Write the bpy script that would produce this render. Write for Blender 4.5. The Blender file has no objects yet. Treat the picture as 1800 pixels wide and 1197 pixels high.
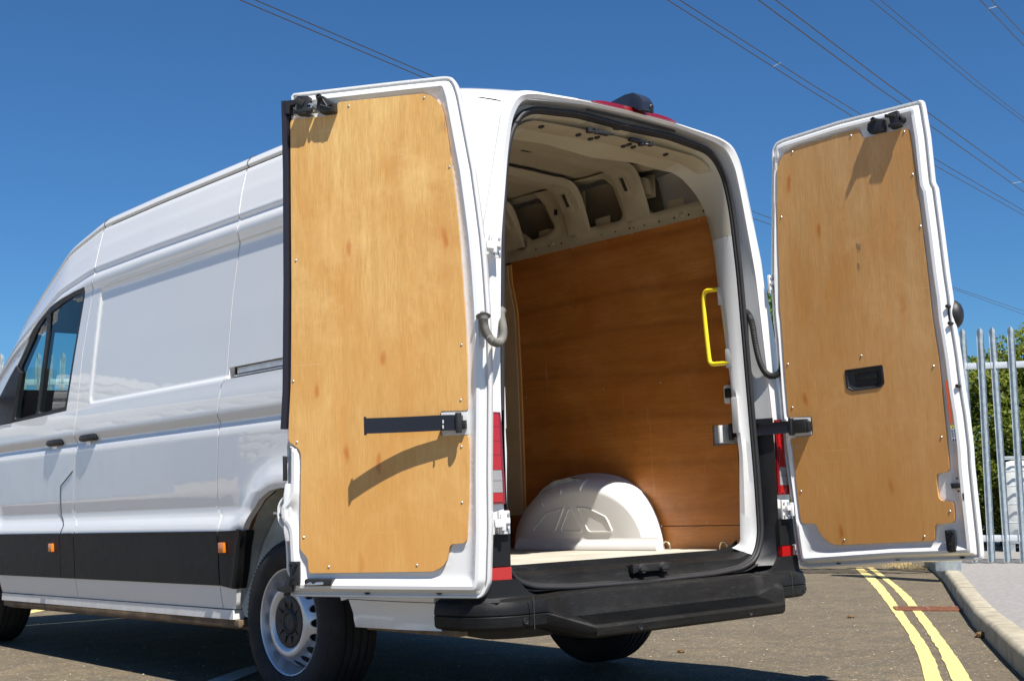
import bpy, bmesh, math, random
import numpy as np
from mathutils import Vector, Matrix
from mathutils.geometry import delaunay_2d_cdt
random.seed(7); RNG = np.random.default_rng(7)
C = bpy.context.scene.collection
SC = bpy.context.scene

# ------------------------------------------------------------------ camera, sky, sun, exposure
# The van stands nose-down by about one degree on the road: its own frame (x right, y forward, z up)
# is tilted against the world frame by TILT.
BODY_CAM = dict(loc=(-3.971, -3.546, 0.807), yaw=0.7270, pitch=0.1238, roll=-0.0336, f=2304.6)
n_ = np.array([.0115, -.0158, 1.0]); n_ /= np.linalg.norm(n_)
y_ = np.array([0, 1, 0]) - n_[1] * n_; y_ /= np.linalg.norm(y_)
x_ = np.cross(y_, n_)
TM = np.array([x_, y_, n_])                       # van frame -> world rotation
TO = np.array([0, 1.34, 0.])
def to_world(p): return TM @ (np.asarray(p, float) - TO) + TO
def cam_axes():
    yw, p, r = BODY_CAM['yaw'], BODY_CAM['pitch'], BODY_CAM['roll']
    f = np.array([math.sin(yw) * math.cos(p), math.cos(yw) * math.cos(p), math.sin(p)])
    rt = np.array([math.cos(yw), -math.sin(yw), 0]); up = np.cross(rt, f)
    return math.cos(r) * rt + math.sin(r) * up, -math.sin(r) * rt + math.cos(r) * up, f
AX = np.array(cam_axes()); CB = np.array(BODY_CAM['loc']); CW = to_world(CB); AXW = (TM @ AX.T).T
cd = bpy.data.cameras.new('camera'); cam = bpy.data.objects.new('camera', cd); C.objects.link(cam)
cd.sensor_width = 36; cd.lens = BODY_CAM['f'] / 1800 * 36; cd.clip_end = 3000; cd.clip_start = .05
cam.matrix_world = Matrix([[AXW[0][i], AXW[1][i], -AXW[2][i], CW[i]] for i in range(3)] + [[0, 0, 0, 1]])
SC.camera = cam
SUN = np.array([-.115, -.56, 1.0]); SUN /= np.linalg.norm(SUN)     # towards the sun
w = bpy.data.worlds.new('World'); SC.world = w; w.use_nodes = True
nt = w.node_tree; sky = nt.nodes.new('ShaderNodeTexSky'); sky.sky_type = 'NISHITA'; sky.sun_disc = False
sky.sun_elevation = math.asin(SUN[2]); sky.sun_rotation = math.atan2(SUN[0], SUN[1])
sky.air_density = 1.0; sky.dust_density = .1; sky.ozone_density = 5.0; sky.altitude = 100
bg = nt.nodes['Background']; bg.inputs['Strength'].default_value = .062
tint = nt.nodes.new('ShaderNodeMix'); tint.data_type = 'RGBA'; tint.blend_type = 'MULTIPLY'; tint.inputs[0].default_value = 1   # the deep polarised blue of the day
tint.inputs[7].default_value = (.40, .71, .96, 1); nt.links.new(sky.outputs[0], tint.inputs[6]); nt.links.new(tint.outputs[2], bg.inputs['Color'])
sl = bpy.data.lights.new('sun', 'SUN'); sl.energy = 5.0; sl.angle = math.radians(.53); sl.color = (1, .955, .89)
so = bpy.data.objects.new('sun', sl); C.objects.link(so)
so.rotation_euler = Vector(SUN).to_track_quat('Z', 'Y').to_euler(); so.location = (0, 0, 30)
SC.view_settings.view_transform = 'Standard'; SC.view_settings.look = 'None'
SC.view_settings.exposure = 0.78; SC.view_settings.gamma = 1; SC.view_settings.use_curve_mapping = False
SC.render.engine = 'CYCLES'
SC.cycles.max_bounces = 10; SC.cycles.diffuse_bounces = 6; SC.cycles.transparent_max_bounces = 16

# ------------------------------------------------------------------ measuring helpers
# The layout was measured on the photograph: each helper returns the point of a REAL plane
# (a wall, a door leaf, the ground) that the photo shows at pixel (x, y).
def raydir(px, world=False):
    v = np.array([(px[0] - 900) / BODY_CAM['f'], -(px[1] - 598.5) / BODY_CAM['f'], 1.])
    return v @ (AXW if world else AX)
def on_plane(px, axis, val, world=False):
    o = CW if world else CB; v = raydir(px, world); return o + v * (val - o[axis]) / v[axis]
def gx(px, X): return on_plane(px, 0, X)
def gy(px, Y): return on_plane(px, 1, Y)
def gz(px, Z): return on_plane(px, 2, Z)
def gw(px, Z=0.): return on_plane(px, 2, Z, True)

# ------------------------------------------------------------------ objects
def link(name, me, parent=None, mat=None, smooth=None):
    o = bpy.data.objects.new(name, me); C.objects.link(o)
    if mat is not None:
        for m in (mat if isinstance(mat, (list, tuple)) else [mat]): me.materials.append(m)
    if parent: o.parent = parent
    if smooth is not None and len(me.polygons):
        me.polygons.foreach_set('use_smooth', [True] * len(me.polygons))
        if smooth < 179: me.set_sharp_from_angle(angle=math.radians(smooth))
    return o
def tag(o, label, cat=None, group=None, kind=None):
    if label: o['label'] = label
    if cat: o['category'] = cat
    if group: o['group'] = group
    if kind: o['kind'] = kind
    return o
def empty(name, loc=(0, 0, 0), parent=None):
    o = bpy.data.objects.new(name, None); C.objects.link(o); o.location = loc; o.empty_display_size = .1
    if parent: o.parent = parent
    return o
class MB:
    def __init__(s): s.v = []; s.f = []; s.m = []; s.uv = []
    def add(s, vs, fs, m=0):
        b = len(s.v); s.v += [tuple(map(float, p)) for p in vs]
        s.f += [tuple(b + i for i in f) for f in fs]; s.m += [m] * len(fs); return s
    def box(s, c, sz, ax=None, m=0):
        c = np.array(c, float); A = np.eye(3) if ax is None else np.array(ax, float)
        P = [c + A.T @ (np.array(sz) / 2 * np.array(q)) for q in
             [(-1,-1,-1),(1,-1,-1),(1,1,-1),(-1,1,-1),(-1,-1,1),(1,-1,1),(1,1,1),(-1,1,1)]]
        return s.add(P, [(0,3,2,1),(4,5,6,7),(0,1,5,4),(1,2,6,5),(2,3,7,6),(3,0,4,7)], m)
    def loft(s, rings, closed=True, caps=False, m=0):
        n = len(rings[0]); V = [p for r in rings for p in r]; F = []
        for i in range(len(rings) - 1):
            for j in range(n if closed else n - 1):
                k = (j + 1) % n; F.append((i*n + j, i*n + k, (i+1)*n + k, (i+1)*n + j))
        if caps: F.append(tuple(range(n))[::-1]); F.append(tuple((len(rings)-1)*n + j for j in range(n)))
        return s.add(V, F, m)
    def tube(s, pts, r, n=8, m=0, closed=False):
        P = [np.array(p, float) for p in pts]; R = r if isinstance(r, (list, tuple)) else [r] * len(P)
        rings = []; prev = None; N = len(P)
        for i, p in enumerate(P):
            t = (P[(i+1) % N] - P[i-1]) if closed else P[min(i+1, N-1)] - P[max(i-1, 0)]
            t /= np.linalg.norm(t) + 1e-12
            if prev is None:
                a = np.array([0, 0, 1.]) if abs(t[2]) < .9 else np.array([1., 0, 0]); u = np.cross(t, a)
            else: u = prev - t * (prev @ t)
            u /= np.linalg.norm(u) + 1e-12; prev = u; v = np.cross(t, u)
            rings.append([p + R[i] * (math.cos(a_) * u + math.sin(a_) * v) for a_ in [2*math.pi*k/n for k in range(n)]])
        if closed: rings.append(rings[0])
        return s.loft(rings, True, not closed, m)
    def lathe(s, prof, c, axis, ref, n=48, m=0):
        a = np.array(axis, float); a /= np.linalg.norm(a); r_ = np.array(ref, float); q = np.cross(a, r_)
        rings = [[np.array(c) + a * h + r * (math.cos(t) * r_ + math.sin(t) * q) for t in [2*math.pi*k/n for k in range(n)]] for r, h in prof]
        return s.loft(rings, True, False, m)
    def build(s, name, mat, parent=None, smooth=35, bevel=None):
        me = bpy.data.meshes.new(name); me.from_pydata(s.v, [], s.f)
        if bevel:
            bm = bmesh.new(); bm.from_mesh(me); bmesh.ops.remove_doubles(bm, verts=bm.verts, dist=1e-6)
            es = [e for e in bm.edges if len(e.link_faces) == 2 and e.calc_face_angle(0) > math.radians(35)]
            bmesh.ops.bevel(bm, geom=es, offset=bevel, segments=2, profile=.6, affect='EDGES', clamp_overlap=True)
            bm.to_mesh(me); bm.free()
        elif isinstance(mat, (list, tuple)): me.polygons.foreach_set('material_index', s.m)
        me.validate()
        return link(name, me, parent, mat, smooth)
def resample(P, g, closed=True):
    P = np.asarray(P, float); out = []; n = len(P)
    for i in range(n if closed else n - 1):
        a, b = P[i], P[(i+1) % n]; k = max(1, int(np.ceil(np.linalg.norm(b - a) / g)))
        for t in range(k): out.append(a + (b - a) * t / k)
    if not closed: out.append(P[-1])
    return np.array(out)
def smooth_poly(P, it=2, closed=True):
    P = np.asarray(P, float)
    for _ in range(it):
        Q = []; n = len(P)
        for i in range(n if closed else n - 1):
            a, b = P[i], P[(i+1) % n]; Q += [a * .75 + b * .25, a * .25 + b * .75]
        if not closed: Q = [P[0]] + Q + [P[-1]]
        P = np.array(Q)
    return P
def round_corners(P, r, seg=4):
    """fillet every corner of a closed polygon (r scalar or list)"""
    P = np.asarray(P, float); n = len(P); out = []
    for i in range(n):
        a, b, c = P[i-1], P[i], P[(i+1) % n]; rr = r[i] if isinstance(r, (list, tuple)) else r
        u = a - b; v = c - b; lu, lv = np.linalg.norm(u), np.linalg.norm(v); d = min(rr, lu * .48, lv * .48)
        if d < 1e-4: out.append(b); continue
        p, q = b + u / lu * d, b + v / lv * d
        for k in range(seg + 1):
            t = k / seg; out.append((1-t)**2 * p + 2*t*(1-t) * b + t*t * q)
    return np.array(out)
def seg_dist(Q, P, closed=True):
    Q = np.atleast_2d(np.asarray(Q, float)); P = np.asarray(P, float)
    A = P if closed else P[:-1]; B = np.roll(P, -1, 0) if closed else P[1:]
    out = np.full(len(Q), 1e9)
    for s in range(0, len(Q), 4000):
        q = Q[s:s+4000, None, :]; d = B - A; L = (d**2).sum(1) + 1e-12
        t = np.clip(((q - A) * d).sum(2) / L, 0, 1); out[s:s+4000] = np.sqrt(((q - (A + t[..., None] * d))**2).sum(2)).min(1)
    return out
def inside(Q, P):
    Q = np.atleast_2d(np.asarray(Q, float)); P = np.asarray(P, float); r = np.zeros(len(Q), bool)
    x, y = Q[:, 0], Q[:, 1]; B = np.roll(P, -1, 0)
    for (x1, y1), (x2, y2) in zip(P, B):
        if y1 == y2: continue
        c = ((y1 > y) != (y2 > y)) & (x < (x2 - x1) * (y - y1) / (y2 - y1) + x1); r ^= c
    return r
def sdist(Q, P):                       # > 0 inside
    d = seg_dist(Q, P); return np.where(inside(Q, P), d, -d)
def surf(name, outline, holes, g, fmap, mat, parent=None, back=None, extra=(), uv=None, smooth=50, flip=False, gy_=None, hole_back=None, clear=0):
    """a curved sheet over a 2D outline with holes; back: a map for the turned-in edge"""
    gy2 = gy_ or g
    O = resample(outline, g); H = [resample(h, g) for h in holes]
    loops = [O] + H; mn, mx = O.min(0), O.max(0)
    X, Y = np.meshgrid(np.arange(mn[0] + g/2, mx[0], g), np.arange(mn[1] + gy2/2, mx[1], gy2)); X = X + (np.arange(len(X)) % 2 * g / 2)[:, None]
    G = np.c_[X.ravel(), Y.ravel()]; G = G[inside(G, O)]
    for h in H: G = G[~inside(G, h)]
    for l in loops: G = G[seg_dist(G, l) > g * .4]
    if clear: G = G[sdist(G, O) > clear]
    E2 = [np.asarray(e, float) for e in extra]
    for e in E2: G = G[seg_dist(G, e, False) > g * .3]
    V = []; Ed = []
    for l in loops:
        b = len(V); V += [tuple(p) for p in l]; Ed += [(b + i, b + (i+1) % len(l)) for i in range(len(l))]
    for e in E2:
        e = resample(e, g, False); b = len(V); V += [tuple(p) for p in e]; Ed += [(b+i, b+i+1) for i in range(len(e)-1)]
    V += [tuple(p) for p in G]
    vo, _, fo, _, _, _ = delaunay_2d_cdt([Vector(p) for p in V], Ed, [], 0, 1e-6)
    P = np.array([tuple(v) for v in vo]); F = np.array([f for f in fo if len(f) == 3])
    cen = P[F].mean(1); keep = inside(cen, O)
    for h in H: keep &= ~inside(cen, h)
    F = F[keep]
    a, b, c = P[F[:, 0]], P[F[:, 1]], P[F[:, 2]]
    ar = (b[:, 0]-a[:, 0])*(c[:, 1]-a[:, 1]) - (b[:, 1]-a[:, 1])*(c[:, 0]-a[:, 0])
    F = F[np.abs(ar) > 1e-9]; ar = ar[np.abs(ar) > 1e-9]
    F[ar < 0] = F[ar < 0][:, ::-1]
    W3 = np.asarray(fmap(P)); vs = [tuple(p) for p in W3]; fs = [tuple(f) for f in F]; P_all = [tuple(p) for p in P]
    if back is not None:
        for k, l in enumerate(loops):
            bf = back if (k == 0 or hole_back is None) else hole_back
            A = fmap(l); B = bf(l); b0 = len(vs); n = len(l)
            vs += [tuple(p) for p in A] + [tuple(p) for p in B]; P_all += [tuple(p) for p in l] * 2
            fs += [(b0+i, b0+n+i, b0+n+(i+1) % n, b0+(i+1) % n) for i in range(n)]
    if flip: fs = [f[::-1] for f in fs]
    me = bpy.data.meshes.new(name); me.from_pydata(vs, [], fs)
    if uv is not None:
        ul = me.uv_layers.new(name='UVMap'); U = uv(np.array(P_all))
        li = np.empty(len(me.loops), int); me.loops.foreach_get('vertex_index', li)
        ul.data.foreach_set('uv', U[li].ravel())
    return link(name, me, parent, mat, smooth)

def offset_ring(O, d, g):
    """closed polyline at distance d inside a closed outline"""
    P = resample(O, g); T = np.roll(P, -1, 0) - np.roll(P, 1, 0); T /= np.linalg.norm(T, axis=1)[:, None] + 1e-12
    N2 = np.c_[-T[:, 1], T[:, 0]]; Q = P + N2 * d
    if sdist(Q[:1], O)[0] < 0 or sdist(Q, O).mean() < 0: Q = P - N2 * d
    s = sdist(Q, O); Q = Q[s > d * .92]; return np.vstack([Q, Q[:1]])

# ------------------------------------------------------------------ materials
def nodes(name):
    m = bpy.data.materials.new(name); m.use_nodes = True; t = m.node_tree
    return m, t, t.nodes['Principled BSDF'], lambda k: t.nodes.new(k), t.links.new
def noise(t, N, L, vec, sc, det=4, rough=.6, dist=0):
    n = N('ShaderNodeTexNoise'); n.inputs['Scale'].default_value = sc; n.inputs['Detail'].default_value = det
    n.inputs['Roughness'].default_value = rough; n.inputs['Distortion'].default_value = dist
    if vec is not None: L(vec, n.inputs['Vector'])
    return n.outputs['Fac']
def ramp(N, L, fac, stops):
    r = N('ShaderNodeValToRGB'); e = r.color_ramp.elements
    while len(e) < len(stops): e.new(.5)
    for i, (p, c_) in enumerate(stops): e[i].position = p; e[i].color = (*c_, 1) if len(c_) == 3 else c_
    L(fac, r.inputs[0]); return r.outputs[0]
def mixc(N, L, fac, a, b, mode='MIX'):
    m = N('ShaderNodeMix'); m.data_type = 'RGBA'; m.blend_type = mode
    for s, v in ((0, fac), (6, a), (7, b)):
        if hasattr(v, 'is_linked') or hasattr(v, 'links'): L(v, m.inputs[s])
        elif s == 0: m.inputs[0].default_value = v
        else: m.inputs[s].default_value = (*v, 1)
    return m.outputs[2]
def g3(v): return (v, v, v)
def coords(N, L, scale=(1, 1, 1), kind='Object'):
    tc = N('ShaderNodeTexCoord'); mp = N('ShaderNodeMapping'); mp.inputs['Scale'].default_value = scale
    L(tc.outputs[kind], mp.inputs[0]); return mp.outputs[0]
def simple(name, col, rough=.5, metal=0, coat=0, var=.06, vs=8, bump=0, bs=200, dirt=0, dirtcol=(.2, .16, .11), spec=.5):
    m, t, b, N, L = nodes(name); v = coords(N, L)
    n1 = noise(t, N, L, v, vs, 5)
    lo = tuple(max(0, c_ * (1 - var)) for c_ in col); hi = tuple(min(1, c_ * (1 + var)) for c_ in col)
    c = ramp(N, L, n1, [(.3, lo), (.7, hi)])
    if dirt:
        d = ramp(N, L, noise(t, N, L, v, 3.1, 8, .75), [(.48, g3(0)), (.75, g3(dirt))]); c = mixc(N, L, d, c, dirtcol)
    L(c, b.inputs['Base Color'])
    rr = N('ShaderNodeMapRange'); L(noise(t, N, L, v, 23, 4), rr.inputs[0]); rr.inputs[3].default_value = max(0, rough - .08); rr.inputs[4].default_value = min(1, rough + .1)
    L(rr.outputs[0], b.inputs['Roughness'])
    b.inputs['Metallic'].default_value = metal; b.inputs['Coat Weight'].default_value = coat; b.inputs['Coat Roughness'].default_value = .03
    b.inputs['Specular IOR Level'].default_value = spec
    if bump:
        bp = N('ShaderNodeBump'); bp.inputs['Strength'].default_value = bump; bp.inputs['Distance'].default_value = .003
        L(noise(t, N, L, v, bs, 5), bp.inputs['Height']); L(bp.outputs[0], b.inputs['Normal'])
    return m
PAINT = simple('white_paint', (.72, .72, .71), .32, coat=.8, var=.012, vs=2)
def paint_waves():
    m, t, b, N, L = nodes('white_side_paint'); v = coords(N, L)
    c = ramp(N, L, noise(t, N, L, v, 1.5), [(.3, (.765, .765, .748)), (.7, (.80, .80, .778))])
    s = N('ShaderNodeSeparateXYZ'); L(v, s.inputs[0])
    low = N('ShaderNodeMapRange'); L(s.outputs[2], low.inputs[0]); low.inputs[1].default_value = .41; low.inputs[2].default_value = .32
    d = N('ShaderNodeMath'); d.operation = 'MULTIPLY'; L(low.outputs[0], d.inputs[0]); L(ramp(N, L, noise(t, N, L, v, 7, 8, .8), [(.45, g3(0)), (.8, g3(.8))]), d.inputs[1])
    c = mixc(N, L, d.outputs[0], c, (.30, .24, .17)); L(c, b.inputs['Base Color'])
    b.inputs['Roughness'].default_value = .35; b.inputs['Coat Weight'].default_value = 1; b.inputs['Coat Roughness'].default_value = .02
    bp = N('ShaderNodeBump'); bp.inputs['Strength'].default_value = .08; bp.inputs['Distance'].default_value = .01
    L(noise(t, N, L, v, 3.5, 2), bp.inputs['Height']); L(bp.outputs[0], b.inputs['Coat Normal'])
    return m
SIDE = paint_waves()
PAINT_IN = simple('matt_white_paint', (.58, .585, .58), .5, var=.03, vs=4, dirt=.25, dirtcol=(.45, .38, .28))
BLACKP = simple('black_plastic', (.013, .014, .016), .48, var=.25, vs=14, bump=.25, bs=600)
GREYP = simple('charcoal_plastic', (.009, .0095, .0105), .5, spec=.3, var=.15, vs=5, bump=.3, bs=900)
def bumper_mat():
    m, t, b, N, L = nodes('scuffed_bumper_plastic'); v = coords(N, L)
    base = ramp(N, L, noise(t, N, L, v, 4, 6, .7), [(.3, (.005, .0052, .0055)), (.72, (.012, .0125, .013))])
    v2 = coords(N, L, (3, 30, 30)); sc = ramp(N, L, noise(t, N, L, v2, 7, 8, .8, .6), [(.58, g3(0)), (.68, g3(.85))])
    base = mixc(N, L, sc, base, (.06, .06, .058))
    v3 = coords(N, L, (1, 1, 6)); dd = ramp(N, L, noise(t, N, L, v3, 3, 9, .8), [(.5, g3(0)), (.8, g3(.45))])
    L(mixc(N, L, dd, base, (.05, .046, .04)), b.inputs['Base Color']); b.inputs['Roughness'].default_value = .5; b.inputs['Specular IOR Level'].default_value = .2
    bp = N('ShaderNodeBump'); bp.inputs['Strength'].default_value = .35; bp.inputs['Distance'].default_value = .001
    L(noise(t, N, L, v, 700, 3), bp.inputs['Height']); L(bp.outputs[0], b.inputs['Normal'])
    return m
BUMP = bumper_mat()
RUBBER = simple('black_rubber', (.018, .018, .02), .6, var=.2, vs=10, bump=.2, bs=150)
TYRE = simple('tyre_rubber', (.014, .014, .015), .78, var=.25, vs=6, bump=.4, bs=160, dirt=.35, dirtcol=(.09, .075, .06))
SILVER = simple('silver_wheel_paint', (.60, .62, .66), .3, metal=.55, coat=.2, var=.08, vs=9)
STEEL = simple('zinc_plated_steel', (.55, .56, .58), .35, metal=.9, var=.15, vs=20)
BRASSY = simple('yellow_zinc_steel', (.45, .40, .28), .35, metal=.8, var=.15, vs=20)
RUST = simple('rusty_underseal', (.16, .11, .065), .85, var=.5, vs=9, bump=.5, bs=40)
DARK = simple('dark_underbody', (.02, .02, .02), .8, var=.3)
YELLOW = simple('yellow_handle_paint', (.86, .66, .02), .35, coat=.4, var=.03)
AMBER = simple('amber_lens', (.75, .20, .02), .2, coat=.6, var=.15, vs=60)
ORANGE = simple('orange_label_print', (.78, .13, .03), .5, var=.05)
GREYPL = simple('grey_plastic', (.30, .33, .36), .5, var=.08)
def lens(name, col, em=0):
    m, t, b, N, L = nodes(name); v = coords(N, L)
    wv = N('ShaderNodeTexWave'); wv.inputs['Scale'].default_value = 60; L(v, wv.inputs['Vector']); wv.bands_direction = 'Z'
    L(mixc(N, L, ramp(N, L, wv.outputs[1], [(0, g3(0)), (1, g3(.5))]), col, tuple(c_ * .55 for c_ in col)), b.inputs['Base Color'])
    b.inputs['Roughness'].default_value = .12; b.inputs['Coat Weight'].default_value = 1; b.inputs['Coat Roughness'].default_value = .02
    b.inputs['Subsurface Weight'].default_value = .35; b.inputs['Subsurface Radius'].default_value = (.02, .003, .003) if col[1] < .2 else (.01, .01, .01)
    return m
RED = lens('red_lens', (.46, .006, .006)); REDD = lens('dark_red_lens', (.20, .004, .008)); CLEAR = lens('clear_lens', (.36, .34, .34))
def ply(name, wavy=False, dark=(.60, .30, .072), light=(.80, .545, .205), low=(.66, .305, .070), knots=1., seed=0):
    m, t, b, N, L = nodes(name)
    uv = N('ShaderNodeUVMap'); uv.uv_map = 'UVMap'
    def mp(s, off=0):
        q = N('ShaderNodeMapping'); q.inputs['Scale'].default_value = (s[0], s[1], 1); q.inputs['Location'].default_value = (seed * 3.7 + off, seed * 1.3, seed)
        L(uv.outputs[0], q.inputs[0]); return q.outputs[0]
    def mask(vec, sc, stops, det=5, rough=.6, dist=0): return ramp(N, L, noise(t, N, L, vec, sc, det, rough, dist), stops)
    midc = tuple((a_ + b_) / 2 for a_, b_ in zip(dark, light))
    c = mask(mp((2.2, 1.5 if wavy else .8)), 1.7, [(.30, dark), (.5, midc), (.70, light)], 7, .62, .9)              # broad irregular veneer tone
    c = mixc(N, L, mask(mp((3.0, 1.4 if wavy else .55), 5), 1.6, [(.52, g3(0)), (.72, g3(.75))], 6, .6, .6), c, low)   # orange heartwood smears
    c = mixc(N, L, mask(mp((22, 1.1), 7), 1.2, [(.40, g3(.35)), (.58, g3(0))], 6, .7, .5), c, tuple(x * .84 for x in dark))
    fine = noise(t, N, L, mp((230, 9)), 1.4, 6, .75, .3)
    c = mixc(N, L, ramp(N, L, fine, [(.38, g3(.5)), (.58, g3(0))]), c, tuple(x * .70 for x in dark))
    c = mixc(N, L, mask(mp((1.3, 1.1), 9), 2.1, [(.52, g3(0)), (.78, g3(.45))], 6, .7, .5), c, tuple(min(1, x * 1.06 + .05) for x in light))
    if wavy:                                                          # cathedral figure of the rotary-cut veneer
        wv = N('ShaderNodeTexWave'); wv.wave_type = 'BANDS'; wv.bands_direction = 'X'; wv.inputs['Scale'].default_value = .42; wv.inputs['Distortion'].default_value = 15
        wv.inputs['Detail'].default_value = 3.5; wv.inputs['Detail Scale'].default_value = .38; wv.inputs['Detail Roughness'].default_value = .6; L(mp((3.2, .9)), wv.inputs['Vector'])
        c = mixc(N, L, ramp(N, L, wv.outputs[1], [(.0, g3(.30)), (.06, g3(.12)), (.20, g3(0))]), c, tuple(x * .48 for x in dark))
        wv2 = ramp(N, L, wv.outputs[1], [(.80, g3(0)), (1, g3(.07))]); c = mixc(N, L, wv2, c, tuple(x * 1.2 for x in light))
    if not wavy:                                                      # boards grow more orange and grubby towards the foot
        sx = N('ShaderNodeSeparateXYZ'); L(uv.outputs[0], sx.inputs[0]); gz_ = N('ShaderNodeMapRange'); L(sx.outputs[1], gz_.inputs[0]); gz_.inputs[1].default_value = 1.75; gz_.inputs[2].default_value = .55; gz_.inputs[4].default_value = .55
        c = mixc(N, L, gz_.outputs[0], c, low)
    vo = N('ShaderNodeTexVoronoi'); vo.voronoi_dimensions = '2D'; vo.inputs['Scale'].default_value = 1
    wob = N('ShaderNodeMix'); wob.data_type = 'RGBA'; wob.blend_type = 'ADD'; wob.inputs[0].default_value = .28
    nn = N('ShaderNodeTexNoise'); nn.inputs['Scale'].default_value = 9; L(uv.outputs[0], nn.inputs['Vector']); L(mp((7.5, 2.3)), wob.inputs[6]); L(nn.outputs['Color'], wob.inputs[7]); L(wob.outputs[2], vo.inputs['Vector'])
    kn = ramp(N, L, vo.outputs['Distance'], [(.015, g3(.95 * knots)), (.05, g3(.7 * knots)), (.10, g3(0))])
    sel = N('ShaderNodeSeparateColor'); L(vo.outputs['Color'], sel.inputs[0]); se = ramp(N, L, sel.outputs[0], [(.50, g3(0)), (.85, g3(1))])
    kk = N('ShaderNodeMath'); kk.operation = 'MULTIPLY'; L(kn, kk.inputs[0]); L(se, kk.inputs[1])
    c = mixc(N, L, kk.outputs[0], c, (.44, .12, .015))
    halo = ramp(N, L, vo.outputs['Distance'], [(.05, g3(.35)), (.30, g3(0))]); hk = N('ShaderNodeMath'); hk.operation = 'MULTIPLY'; L(halo, hk.inputs[0]); L(se, hk.inputs[1]); c = mixc(N, L, hk.outputs[0], c, tuple(x * .86 for x in low))
    c = mixc(N, L, mask(mp((1.5, 70), 4), 1.3, [(.72, g3(0)), (.76, g3(.20))], 2, .5, 1.4), c, (.82, .64, .42))   # scuffs
    c = mixc(N, L, mask(mp((9, 6), 3), 2.2, [(.60, g3(0)), (.74, g3(.38))], 9, .85, .8), c, (.27, .17, .085))       # handling marks
    L(c, b.inputs['Base Color'])
    L(mask(mp((3, 3), 8), 2, [(.35, g3(.38)), (.7, g3(.62))], 6, .7), b.inputs['Roughness'])
    b.inputs['Coat Weight'].default_value = .10; b.inputs['Coat Roughness'].default_value = .3
    bp = N('ShaderNodeBump'); bp.inputs['Strength'].default_value = .14; bp.inputs['Distance'].default_value = .001
    L(fine, bp.inputs['Height']); L(bp.outputs[0], b.inputs['Normal'])
    return m
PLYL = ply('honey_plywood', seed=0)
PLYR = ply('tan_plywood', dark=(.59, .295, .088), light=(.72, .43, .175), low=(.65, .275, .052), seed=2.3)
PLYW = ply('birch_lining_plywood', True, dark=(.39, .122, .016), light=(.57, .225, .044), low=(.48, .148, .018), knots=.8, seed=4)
FLOORM = simple('cream_floor_board', (.46, .43, .36), .55, var=.16, vs=5, dirt=.6, dirtcol=(.36, .31, .23))
def glassm():
    m = bpy.data.materials.new('tinted_glass'); m.use_nodes = True; t = m.node_tree; t.nodes.clear(); N = t.nodes.new; L = t.links.new
    o = N('ShaderNodeOutputMaterial'); tr = N('ShaderNodeBsdfTransparent'); tr.inputs[0].default_value = (.62, .80, .80, 1)
    gl = N('ShaderNodeBsdfGlossy'); gl.inputs['Roughness'].default_value = .01; lw = N('ShaderNodeLayerWeight'); lw.inputs[0].default_value = .5
    pw = N('ShaderNodeMath'); pw.operation = 'POWER'; L(lw.outputs['Facing'], pw.inputs[0]); pw.inputs[1].default_value = 4
    ma = N('ShaderNodeMath'); ma.operation = 'MULTIPLY_ADD'; L(pw.outputs[0], ma.inputs[0]); ma.inputs[1].default_value = .85; ma.inputs[2].default_value = .06; ma.use_clamp = True
    mx = N('ShaderNodeMixShader'); L(ma.outputs[0], mx.inputs[0]); L(tr.outputs[0], mx.inputs[1]); L(gl.outputs[0], mx.inputs[2]); L(mx.outputs[0], o.inputs[0]); return m
GLASS = glassm()
GALV = simple('galvanised_steel', (.42, .475, .50), .45, metal=.35, var=.22, vs=16)
def roadm():
    m, t, b, N, L = nodes('worn_asphalt'); v = coords(N, L)
    c = ramp(N, L, noise(t, N, L, v, 1.1, 8, .7), [(.32, (.135, .102, .056)), (.66, (.255, .196, .112))])
    vs_ = coords(N, L, (5, 30, 1)); c = mixc(N, L, ramp(N, L, noise(t, N, L, vs_, 1.3, 7, .75, .5), [(.42, g3(0)), (.66, g3(.8))]), c, (.080, .068, .054))
    c = mixc(N, L, ramp(N, L, noise(t, N, L, v, 5.5, 8, .75, .4), [(.42, g3(0)), (.62, g3(.85))]), c, (.095, .080, .060))
    c = mixc(N, L, ramp(N, L, noise(t, N, L, v, 34, 7, .85), [(.38, g3(.85)), (.56, g3(0))]), c, (.060, .056, .052))
    vo = N('ShaderNodeTexVoronoi'); vo.inputs['Scale'].default_value = 95; L(v, vo.inputs['Vector'])
    sp = N('ShaderNodeSeparateColor'); L(vo.outputs['Color'], sp.inputs[0])
    c = mixc(N, L, ramp(N, L, sp.outputs[0], [(.2, g3(.0)), (1, g3(.40))]), c, (.21, .168, .105))
    c = mixc(N, L, ramp(N, L, sp.outputs[1], [(.975, g3(0)), (.985, g3(.6))]), c, (.40, .36, .29))
    L(c, b.inputs['Base Color']); b.inputs['Roughness'].default_value = .85; b.inputs['Specular IOR Level'].default_value = .25
    bp = N('ShaderNodeBump'); bp.inputs['Strength'].default_value = .9; bp.inputs['Distance'].default_value = .006
    h = N('ShaderNodeMath'); h.operation = 'SUBTRACT'; L(noise(t, N, L, v, 60, 6, .8), h.inputs[0]); L(vo.outputs['Distance'], h.inputs[1])
    L(h.outputs[0], bp.inputs['Height']); L(bp.outputs[0], b.inputs['Normal']); return m
ROAD = roadm()
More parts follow.
